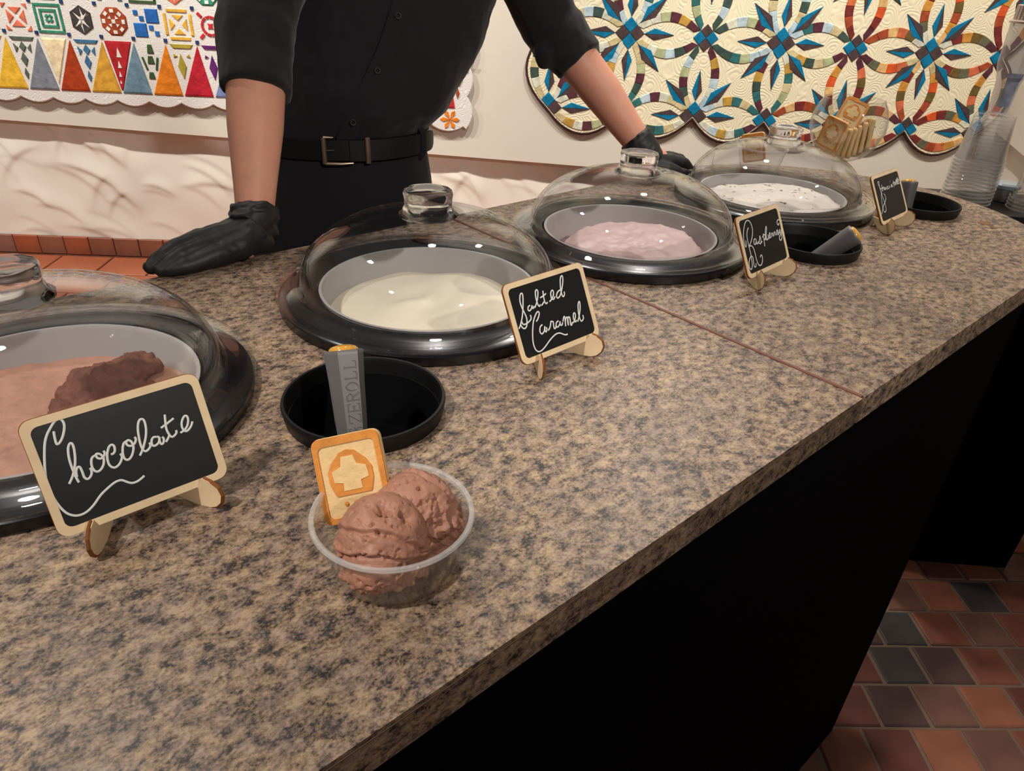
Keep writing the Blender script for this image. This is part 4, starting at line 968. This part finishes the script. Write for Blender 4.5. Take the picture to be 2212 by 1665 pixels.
for k in range(-8, 9):
    cx = jx(k) + PB / 2 - PB
    if cx > SR - 0.06: break
    n = (1 - k) if k <= 1 else (k * 3) % 7
    REST['on'] = k > 1
    BL[n % 7](cx + 0.0, rowz, QC[BC[n % 7]])
    BL[(n + 3) % 7](cx, rowz + PB * 0.975, QC[['green', 'coral', 'moss', 'steel', 'gold', 'red', 'olive'][n % 7]])
    REST['on'] = True
    for r_ in range(2, 5): BL[(n + 2 * r_ + 1) % 7](cx, rowz + PB * 0.975 * r_, QC[['rust', 'blue', 'yellow', 'purple', 'green', 'red', 'steel', 'olive'][(n * 3 + r_) % 8]])
    REST['on'] = False
for k in range(-9, 9):
    if jx(k) > SR: break
    for z in (ZJ - 0.0015 * max(k, -6), ZT, ZT + PB * 0.975): qq(jx(k), z, 0.013, 0.013, QC['navy'], name='corner_stone', t1=0.0105)
TRI = ['peri', 'crimson', 'orange', 'slate', 'gold', 'brick', 'grey', 'lemon', 'steel', 'red', 'coral', 'green', 'yellow', 'moss', 'blue', 'purple']
KT = ['purple', 'olive', 'moss', 'wine', 'steel', 'cream', 'dkgreen', 'gold', 'rust', 'green', 'navy', 'coral', 'char', 'slate', 'red', 'blue']
zb0, za = 0.752, 0.943
for q in range(-8, 10):
    ax_ = jx(q) - 0.003; bm_ = ax_ - 0.023; idx = (1 - q) % 16
    if ax_ > SR - 0.07: break
    qp([(bm_ - 0.060, zb0), (bm_ + 0.058, zb0), (ax_, za)], QC[TRI[idx]], 'triangle_patch', 0.011)
    # pieced wedge to the right of it, point down
    c0, c1, cz = ax_ + 0.010, ax_ + PB - 0.010, za + 0.004; tip = (bm_ + 0.0635, zb0 + 0.010); idx = (idx - 1) % 16; col = QC[KT[idx]]
    mx_ = (c0 + c1) / 2; lerp = lambda f_: (tip[0] * f_ + mx_ * (1 - f_), tip[1] * f_ + cz * (1 - f_))
    if idx in (0, 1):
        qp([(c0 + 0.006, cz), (c1 - 0.006, cz), (c1 - 0.016, cz - 0.014), (c0 + 0.016, cz - 0.014)], col)
        for f_, w_, h_ in ((0.45, 0.017, 0.048),): x_, z_ = lerp(f_); qp([(x_, z_ - h_), (x_ + w_, z_), (x_, z_ + h_), (x_ - w_, z_)], col)
        for sx in (-1, 1): x_, z_ = lerp(0.24); qp([(x_ + sx * 0.018, z_), (x_ + sx * 0.030, z_ + 0.008), (x_ + sx * 0.034, z_ - 0.004)], col)
    elif idx == 3:
        qp([(c0, cz), (c1, cz), (tip[0] + 0.004, tip[1]), (tip[0] - 0.002, tip[1])], col)
        for f_, s_ in ((0.22, 0.019), (0.46, 0.015), (0.66, 0.011), (0.82, 0.007)): x_, z_ = lerp(f_); qp([(x_ - s_ * 0.55, z_ - s_), (x_ + s_ * 0.55, z_ - s_), (x_, z_ + s_)], WHT, t1=0.0115)
    elif idx == 5:
        qp([(c0 + 0.004, cz), (c1 - 0.004, cz), (tip[0], tip[1] + 0.012)], col)
    elif idx == 2:
        for f_, w_, h_ in ((0.12, 0.013, 0.016), (0.34, 0.014, 0.014), (0.66, 0.013, 0.012)): x_, z_ = lerp(f_); qp([(x_ - w_, z_ - h_), (x_ + w_, z_ - h_), (x_ + w_ * 0.6, z_ + h_), (x_ - w_ * 0.6, z_ + h_)], col)
        for sx in (-1, 1): x_, z_ = lerp(0.42); qq(x_ + sx * 0.024, z_, 0.007, 0.05, col, sx * -0.25)
    else:
        qp([(c0 + 0.004, cz), (c1 - 0.004, cz), (c1 - 0.012, cz - 0.012), (c0 + 0.012, cz - 0.012)], col)
        for f_, w_, h_ in ((0.20, 0.014, 0.020), (0.45, 0.014, 0.028), (0.74, 0.008, 0.022)): x_, z_ = lerp(f_); qp([(x_, z_ - h_), (x_ + w_, z_), (x_, z_ + h_), (x_ - w_, z_)], col)
        for sx in (-1, 1): x_, z_ = lerp(0.22); qp([(x_ + sx * 0.018, z_), (x_ + sx * 0.034, z_ + 0.016), (x_ + sx * 0.030, z_ - 0.018)], col)
for k_, (m_, lst) in REST['d'].items():
    o = mk('distant_patchwork', join(*lst), m_, Q1); o['kind'] = 'stuff'
for k in range(6): a = 2 * pi * k / 6; qp([(-0.172, 0.705), (-0.172 + 0.030 * cos(a - .3), 0.705 + 0.030 * sin(a - .3)), (-0.172 + 0.042 * cos(a), 0.705 + 0.042 * sin(a)), (-0.172 + 0.030 * cos(a + .3), 0.705 + 0.030 * sin(a + .3))], QC['orange'], 'petal')
# small framed print on the right wall
pm = thing('wall_print', (0, 0, 0), 'small blue and brown print on the right-hand wall board at the picture edge', 'print'); pm.matrix_world = wr.matrix_world
mk('paper', box(0.42, 0.75, 1.02, 1.30, 0.0905, 0.093), mat('print_blue', (52, 84, 150), 0.7), pm)
mk('brown_band', box(0.42, 0.75, 1.0, 1.06, 0.0905, 0.0936), mat('print_brown', (110, 84, 60), 0.7), pm)
# ------------------------------------------------------------------ the person behind the counter, leaning on both hands
PZ = H - 0.91
P0 = thing('person', (0.74, 1.28, PZ), 'person in black shirt, trousers and gloves leaning on the counter with both hands', 'person')
def pmesh(name, vf, m_, parent, smooth=True):
    v, f = vf; off = Vector((0.74, 1.28, 0)) if parent is P0 else (Vector((0.74, 1.28, 0)))
    return mk(name, ([Vector(p) - off for p in v], f), m_, parent, smooth)
def pre(name, vf, voxel, m_, parent, smooth=3, disp=None):
    v, f = vf; return remesh(name, ([Vector(p) - Vector((0.74, 1.28, 0)) for p in v], f), voxel, m_, parent, smooth, disp)
M_SKIN = mat('skin', (208, 146, 122), 0.5, 0.4, var=0.06, vscale=30, sss=0.15)
M_SHIRT = mat('black_shirt_cloth', (27, 24, 29), 0.85, 0.25, bump=0.12, bscale=400, sheen=0.15)
M_TROUS = mat('black_trouser_cloth', (24, 22, 26), 0.85, 0.25, sheen=0.12)
M_GLOVE = mat('black_nitrile', (25, 25, 28), 0.52, 0.4)
M_BELT = mat('black_belt_leather', (16, 15, 17), 0.45, 0.4)
M_METAL = mat('antique_buckle_metal', (150, 128, 112), 0.35, metal=0.9)
M_HAIR = mat('dark_brown_hair', (44, 30, 24), 0.6, 0.3)
# arm joints
Lw, Lm, Le, Ls = Vector((0.402, 1.012, 0.945)), Vector((0.452, 1.085, 1.06)), Vector((0.508, 1.165, 1.195)), Vector((0.635, 1.255, 1.40))
Rw, Rm, Re, Rs = Vector((1.222, 0.952, 0.965)), Vector((1.172, 1.040, 1.07)), Vector((1.108, 1.140, 1.185)), Vector((1.005, 1.215, 1.40))
head = Vector((0.79, 1.165, 1.665)); face = Vector((-0.25, -0.95, -0.2)).normalized()
hq = face.to_track_quat('-Y', 'Z').to_matrix()
HX = hq
body = join(loft([(0.712, 1.30, 0.93, 0.150, 0.105, -28), (0.715, 1.30, 1.0, 0.150, 0.105, -28), (0.76, 1.29, 1.13, 0.165, 0.105, -20), (0.80, 1.275, 1.25, 0.18, 0.11, -15), (0.82, 1.25, 1.38, 0.19, 0.105, -10), (0.82, 1.235, 1.45, 0.13, 0.08, -10)]),
            tube([Ls, (Ls + Le) / 2, Le, (Le + Lm) / 2 , Lm, Lw + (Lm - Lw) * 0.35, Lw], [0.052, 0.046, 0.040, 0.0445, 0.041, 0.031, 0.0265], 20),
            tube([Rs, (Rs + Re) / 2, Re, (Re + Rm) / 2, Rm, Rw + (Rm - Rw) * 0.35, Rw], [0.052, 0.046, 0.040, 0.0425, 0.040, 0.031, 0.0265], 20),
            ball(Lw + Vector((-0.04, -0.02, -0.012)), 0.03, sc=(1.3, 0.9, 0.5)), tube([Lw, Lw + Vector((-0.05, -0.022, -0.014))], [0.025, 0.02], 12),
            ball(Rw + Vector((0.04, -0.01, -0.02)), 0.028, sc=(1.3, 0.9, 0.5)), tube([Rw, Rw + Vector((0.045, -0.012, -0.018))], [0.025, 0.02], 12),
            tube([(0.82, 1.235, 1.43), (0.815, 1.215, 1.50), (0.795, 1.185, 1.60)], [0.075, 0.056, 0.054], 20),
            ball(head + Vector((0, 0, 0.02)), 0.095, 24, 18, (0.80, 0.98, 1.18), HX), ball(head + HX @ Vector((0, -0.035, -0.055)), 0.058, 20, 14, (0.85, 0.85, 1.0), HX),
            tube([head + HX @ Vector((0, -0.082, 0.02)), head + HX @ Vector((0, -0.102, -0.02)), head + HX @ Vector((0, -0.088, -0.03))], [0.008, 0.013, 0.009], 10),
            ball(head + HX @ Vector((0.075, 0.01, -0.005)), 0.022, 12, 8, (0.35, 0.7, 1.3), HX), ball(head + HX @ Vector((-0.075, 0.01, -0.005)), 0.022, 12, 8, (0.35, 0.7, 1.3), HX),
            tube([head + HX @ Vector((-0.022, -0.078, -0.062)), head + HX @ Vector((0, -0.085, -0.061)), head + HX @ Vector((0.022, -0.078, -0.062))], [0.004, 0.0075, 0.004], 8))
bd = pre('body', body, 0.006, M_SKIN, P0, 3)
off = Vector((0.74, 1.28, 0))
for sx in (-1, 1):
    e = mk('eye', ball(head - off + HX @ Vector((sx * 0.031, -0.0765, 0.022)), 0.0100, 14, 10), mat('eye_white', (232, 228, 222), 0.2), bd, True)
    mk('iris', ball(head - off + HX @ Vector((sx * 0.031, -0.0828, 0.021)), 0.0046, 10, 8), mat('brown_iris', (58, 38, 28), 0.2), e, True)
    pmesh('eyebrow', tube([head + HX @ Vector((sx * 0.014, -0.090, 0.042)), head + HX @ Vector((sx * 0.032, -0.090, 0.047)), head + HX @ Vector((sx * 0.050, -0.078, 0.042))], [0.003, 0.0038, 0.002], 8), M_HAIR, P0)
pre('hair', join(ball(head + HX @ Vector((0, 0.012, 0.045)), 0.098, 24, 16, (0.86, 1.0, 1.05), HX), ball(head + HX @ Vector((0, -0.055, 0.095)), 0.045, 16, 10, (1.3, 0.8, 0.6), HX)), 0.007, M_HAIR, P0, 1,
    lambda co, no: 0.006 * fbm(co, 40, 3) - (0.06 if (HX.transposed() @ (co + off - head)).y < -0.045 and (HX.transposed() @ (co + off - head)).z < 0.055 else 0))
# shirt: torso and sleeves rolled to the elbow, fused into one cloth
def cloth(co, no):
    p = co + off
    d = 0.0035 * fbm((p.x * 1.6, p.y * 1.6, p.z * 0.8), 9, 3) + 0.0015 * fbm(p, 35, 2)
    d += 0.004 * sin(38 * (p.x * 0.9 + 0.25 * p.z) + 3 * fbm(p, 4, 2)) * max(0, 1 - abs(p.z - 1.07) / 0.12)
    return d
fold = lambda a, b, t: a + (b - a) * t
shirt = join(loft([(0.712, 1.30, 0.955, 0.156, 0.114, -28), (0.714, 1.30, 1.0, 0.160, 0.118, -28), (0.734, 1.294, 1.035, 0.184, 0.134, -26), (0.753, 1.292, 1.08, 0.200, 0.142, -23), (0.783, 1.286, 1.15, 0.214, 0.142, -19),
                   (0.806, 1.277, 1.24, 0.226, 0.138, -15), (0.818, 1.262, 1.33, 0.225, 0.132, -12), (0.82, 1.248, 1.41, 0.210, 0.116, -10), (0.82, 1.238, 1.465, 0.135, 0.088, -10), (0.818, 1.225, 1.50, 0.066, 0.064, -10)], 48),
             ball(Ls + Vector((0.008, 0, 0)), 0.066), tube([Ls + Vector((0.10, 0, 0.015)), Ls, fold(Ls, Le, .5), fold(Ls, Le, .85), Le, fold(Le, Lm, .18)], [0.060, 0.066, 0.066, 0.060, 0.058, 0.055], 24),
             tube([fold(Le, Lm, -.05), fold(Le, Lm, .08), fold(Le, Lm, .32), fold(Le, Lm, .34)], [0.056, 0.0605, 0.0565, 0.052], 24),
             tube([fold(Le, Lm, .14), fold(Le, Lm, .36), fold(Le, Lm, .66), fold(Le, Lm, .68)], [0.054, 0.0555, 0.0545, 0.050], 24),
             ball(Rs + Vector((-0.008, 0, 0)), 0.066), tube([Rs + Vector((-0.10, 0, 0.015)), Rs, fold(Rs, Re, .5), fold(Rs, Re, .85), Re, fold(Re, Rm, .18)], [0.060, 0.066, 0.066, 0.062, 0.060, 0.058], 24),
             tube([fold(Re, Rm, 0.0), fold(Re, Rm, .12), fold(Re, Rm, .30), fold(Re, Rm, .33)], [0.058, 0.062, 0.058, 0.052], 24),
             tube([fold(Re, Rm, .2), fold(Re, Rm, .35), fold(Re, Rm, .52), fold(Re, Rm, .54)], [0.054, 0.056, 0.054, 0.048], 24),
             ball(Re + Vector((-0.035, -0.025, -0.045)), 0.022, 12, 8, (1, 1, 1.3)))
shr = pre('shirt', shirt, 0.0055, M_SHIRT, P0, 2, cloth)
# button placket down the front with its buttons
def front(z, push=0.0):
    rows = [(0.97, 0.712, 1.30, 0.116, -28), (1.0, 0.714, 1.30, 0.119, -28), (1.035, 0.728, 1.298, 0.136, -26), (1.08, 0.745, 1.296, 0.145, -23), (1.15, 0.775, 1.29, 0.145, -19), (1.24, 0.80, 1.28, 0.141, -15), (1.33, 0.815, 1.262, 0.134, -12), (1.41, 0.82, 1.248, 0.118, -10), (1.465, 0.82, 1.238, 0.09, -10)]
    for a, b in zip(rows, rows[1:]):
        if a[0] <= z <= b[0]:
            t = (z - a[0]) / (b[0] - a[0]); x, y, r, w = [a[k] + (b[k] - a[k]) * t for k in (1, 2, 3, 4)]; q = radians(w)
            return Vector((x + sin(q) * (r + push), y - cos(q) * (r + push), z))
zsq = [0.985 + 0.46 * k / 24 for k in range(25)]
pmesh('button_placket', tube([front(z, 0.002) for z in zsq], 0.015, 10, 0.22, up=(-0.35, -0.93, 0)), M_SHIRT, P0)
for z in (1.035, 1.12, 1.205, 1.29, 1.375):
    p = front(z, 0.0062); b_ = mk('button', ring_lathe([(0.0030, 0.0), (0.0052, 0.0), (0.0055, 0.0012), (0.0046, 0.0020), (0.0034, 0.0014)], 20), mat('dark_button', (58, 54, 58), 0.3), shr); b_.location = p - off; b_.rotation_euler = Vector((-0.3, -0.95, 0.05)).to_track_quat('Z', 'Y').to_euler()
pmesh('collar', tube([(0.82 + 0.068 * cos(a), 1.222 + 0.066 * sin(a), 1.505 - 0.018 * sin(a) * -1) for a in [2 * pi * k / 24 for k in range(24)]], 0.016, 10, 1.4, closed=True, up=(0, 0, 1)), M_SHIRT, P0)
# trousers and shoes
hipL, hipR = Vector((0.62, 1.345, 0.86)), Vector((0.80, 1.25, 0.86))
tr = join(loft([(0.712, 1.30, 0.992, 0.163, 0.121, -28), (0.712, 1.30, 0.95, 0.167, 0.124, -28), (0.712, 1.302, 0.88, 0.178, 0.130, -28), (0.712, 1.305, 0.80, 0.180, 0.132, -28), (0.712, 1.305, 0.76, 0.16, 0.12, -28)], 40),
          tube([hipL + Vector((0.01, 0, 0)), (0.615, 1.36, 0.55), (0.60, 1.38, 0.30), (0.595, 1.41, 0.0), (0.59, 1.43, 0.06 - PZ)], [0.10, 0.088, 0.070, 0.062, 0.064], 20),
          tube([hipR, (0.82, 1.26, 0.55), (0.835, 1.28, 0.30), (0.845, 1.31, 0.0), (0.85, 1.33, 0.06 - PZ)], [0.10, 0.088, 0.070, 0.062, 0.064], 20))
pre('trousers', tr, 0.007, M_TROUS, P0, 2, lambda co, no: 0.003 * fbm((co.x * 2, co.y * 2, co.z), 8, 3))
for x, y in ((0.585, 1.40), (0.845, 1.30)):
    pre('shoe', join(ball((x, y + 0.02, 0.055 - PZ), 0.045, sc=(0.95, 1.2, 0.95)), ball((x - 0.015, y - 0.09, 0.046 - PZ), 0.042, sc=(1.0, 2.0, 0.72)), tube([(x, y + 0.04, 0.022 - PZ), (x - 0.02, y - 0.15, 0.022 - PZ)], [0.036, 0.036], 14, 0.28, up=(0, 0, 1))), 0.006, mat('black_shoe_leather', (20, 18, 18), 0.35), P0, 3)
# belt with its buckle, keeper, loop and loose end
def waist(q, z, ex=0.0):
    a = radians(-28); x, y = (0.168 + ex) * cos(q), (0.126 + ex) * sin(q); return Vector((0.712 + x * cos(a) - y * sin(a), 1.30 + x * sin(a) + y * cos(a), z))
v, f = [], []; n = 72
for z, ex in ((0.966, 0.0), (0.967, 0.0035), (1.003, 0.0035), (1.004, 0.0)):
    for k in range(n): v.append(waist(2 * pi * k / n, z, ex))
for r in range(4):
    for k in range(n): f.append((r * n + k, r * n + (k + 1) % n, ((r + 1) % 4) * n + (k + 1) % n, ((r + 1) % 4) * n + k))
belt = pmesh('belt', (v, f), M_BELT, P0)
fq = radians(-92)
def wq(dq, z, ex): return waist(fq + dq, z, ex)
bk = pmesh('buckle', join(tube([wq(-0.16, 0.9620, 0.006), wq(-0.16, 1.0080, 0.006)], 0.0045, 8), tube([wq(-0.16, 0.9620, 0.006), wq(0.02, 0.9620, 0.007), wq(0.13, 0.9630, 0.006)], [0.0040, 0.003, 0.0018], 8), tube([wq(-0.16, 1.0080, 0.006), wq(-0.06, 1.0080, 0.006)], [0.0038, 0.0018], 8), tube([wq(-0.15, 0.9860, 0.0075), wq(-0.06, 0.9860, 0.0065)], 0.0017, 6)), M_METAL, belt)
pmesh('keeper', join(tube([wq(0.29, 0.9620, 0.0065), wq(0.29, 0.9850, 0.0075), wq(0.29, 1.0080, 0.0065)], 0.0052, 8, 0.5, up=(0, -1, 0))), M_METAL, belt)
v, f = [], []
for k in range(22):
    q = 0.1 + 1.34 * k / 21; w_ = 0.0185 if k < 19 else 0.0185 * sqrt(max(0.02, 1 - ((k - 18.5) / 2.9) ** 2)); ex = 0.0065 + (0.006 * max(0, k - 14) / 7)
    v += [wq(q, 0.9845 - w_, ex), wq(q, 0.9845 + w_, ex), wq(q, 0.9845 + w_, ex - 0.003), wq(q, 0.9845 - w_, ex - 0.003)]
for k in range(21):
    for r in range(4): f.append((k * 4 + r, k * 4 + (r + 1) % 4, (k + 1) * 4 + (r + 1) % 4, (k + 1) * 4 + r))
f += [(3, 2, 1, 0), (84, 85, 86, 87)]
pmesh('belt_tail', (v, f), M_BELT, belt, False)
for q in (1.08, -0.95): pmesh('belt_loop', tube([wq(q, 0.9540, 0.003), wq(q, 0.9690, 0.010), wq(q, 1.0010, 0.010), wq(q, 1.013, 0.003)], 0.006, 8, 0.35, up=(0, -1, 0)), M_TROUS, P0)
# gloves: palm, five fingers each, bunched cuff
def wr_(co, no):
    p = co + off; return 0.0010 * fbm(p, 45, 3) + 0.0004 * sin(220 * (p.x * 0.8 + p.z * 0.6) + 6 * fbm(p, 18, 2))
dy = -0.010
def Lp(x, y, z): return Vector((x, y + dy, z))
lf = []
for kn, pip, tip, r in (((0.312, 0.976, 0.939), (0.278, 0.972, 0.936), (0.242, 0.968, 0.9205), 0.0098), ((0.306, 0.991, 0.943), (0.270, 0.987, 0.940), (0.234, 0.982, 0.9205), 0.0100),
                        ((0.309, 1.008, 0.940), (0.275, 1.004, 0.936), (0.243, 0.999, 0.920), 0.0096), ((0.318, 1.024, 0.933), (0.291, 1.021, 0.929), (0.266, 1.016, 0.919), 0.0088)):
    w0 = Vector((0.385, 0.998 + (kn[1] - 0.998) * 0.55, 0.946))
    lf.append(tube([w0 + Vector((0, dy, 0)), Lp(*kn), Lp(*pip), Lp(*tip), Lp(tip[0] - 0.004, tip[1], tip[2] - 0.002)], [0.017, r * 1.35, r * 1.05, r * 0.92, r * 0.5], 14))
lf.append(tube([Lp(0.388, 0.985, 0.940), Lp(0.355, 0.968, 0.932), Lp(0.316, 0.960, 0.9285), Lp(0.276, 0.960, 0.9235), Lp(0.250, 0.962, 0.920)], [0.020, 0.0190, 0.0150, 0.0120, 0.007], 14))
lf += [ball(Lp(0.352, 0.994, 0.934), 0.034, 20, 12, (1.25, 0.95, 0.62)), ball(Lp(0.385, 0.985, 0.928), 0.024, 16, 10, (1.1, 1.0, 0.75))]
gL = pre('glove', join(*lf), 0.0024, M_GLOVE, P0, 3, wr_)
c0 = Lw + (Lm - Lw) * -0.10; ax = (Lm - Lw).normalized()
cuffL = join(tube([Lp(0.375, 0.998, 0.936), Lw + Vector((-0.010, dy, -0.006)), Lw + ax * 0.004, Lw + ax * 0.012, Lw + ax * 0.018], [0.031, 0.0335, 0.0345, 0.0350, 0.033], 24), tube([Lw + ax * 0.004, Lw + ax * 0.012, Lw + ax * 0.021], [0.034, 0.0368, 0.033], 24), tube([Lw + ax * -0.024, Lw + ax * -0.014, Lw + ax * -0.004], [0.031, 0.0352, 0.032], 24))
pre('glove_cuff', cuffL, 0.0026, M_GLOVE, gL, 2, lambda co, no: 0.0022 * fbm(co, 40, 3) + 0.0012 * sin(300 * co.z + 4 * fbm(co, 25, 2)))
rf = []
Rp = lambda x, y, z: Vector((x, y, z))
for kn, pip, tip, r in (((1.285, 0.925, 0.946), (1.318, 0.918, 0.940), (1.346, 0.916, 0.921), 0.0098), ((1.290, 0.940, 0.949), (1.326, 0.935, 0.943), (1.356, 0.932, 0.921), 0.0100),
                        ((1.289, 0.956, 0.946), (1.323, 0.953, 0.939), (1.350, 0.951, 0.920), 0.0096), ((1.282, 0.972, 0.939), (1.309, 0.972, 0.932), (1.330, 0.970, 0.919), 0.0088)):
    rf.append(tube([Vector((1.225, 0.950 + (kn[1] - 0.95) * 0.5, 0.952)), Rp(*kn), Rp(*pip), Rp(*tip), Rp(tip[0] + 0.003, tip[1], tip[2] - 0.003)], [0.017, r * 1.35, r * 1.05, r * 0.92, r * 0.5], 14))
rf.append(tube([Rp(1.225, 0.935, 0.943), Rp(1.250, 0.912, 0.935), Rp(1.280, 0.900, 0.927), Rp(1.308, 0.899, 0.921)], [0.018, 0.0165, 0.012, 0.0085], 14))
rf += [ball(Rp(1.250, 0.945, 0.939), 0.034, 20, 12, (1.2, 0.95, 0.62)), ball(Rp(1.222, 0.945, 0.932), 0.023, 16, 10, (1.0, 1.0, 0.8))]
gR = pre('glove', join(*rf), 0.0026, M_GLOVE, P0, 3, wr_)
ax = (Rm - Rw).normalized()
pre('glove_cuff', join(tube([Rp(1.238, 0.945, 0.945), Rw, Rw + ax * 0.02, Rw + ax * 0.036], [0.029, 0.0315, 0.034, 0.0325], 24), tube([Rw + ax * 0.018, Rw + ax * 0.028, Rw + ax * 0.038], [0.033, 0.0362, 0.033], 24)), 0.0028, M_GLOVE, gR, 2, lambda co, no: 0.002 * fbm(co, 40, 3))

# ------------------------------------------------------------------ layout units to metres
FAR = {o.name for o in (fl, wb, bb, wr, wl_, Q1, Q2, pm)}
bpy.context.view_layer.update()
seen = set()
for o in list(COL.objects):
    if o.type not in ('MESH', 'EMPTY'): continue
    r = o
    while r.parent is not None: r = r.parent
    k = K * G if r.name in FAR else K
    o.location = o.location * k
    if o.type == 'MESH':
        for md in o.modifiers:
            if md.type == 'SOLIDIFY': md.thickness *= k
        if o.data.name not in seen:
            seen.add(o.data.name); o.data.transform(Matrix.Scale(k, 4)); o.data.update()
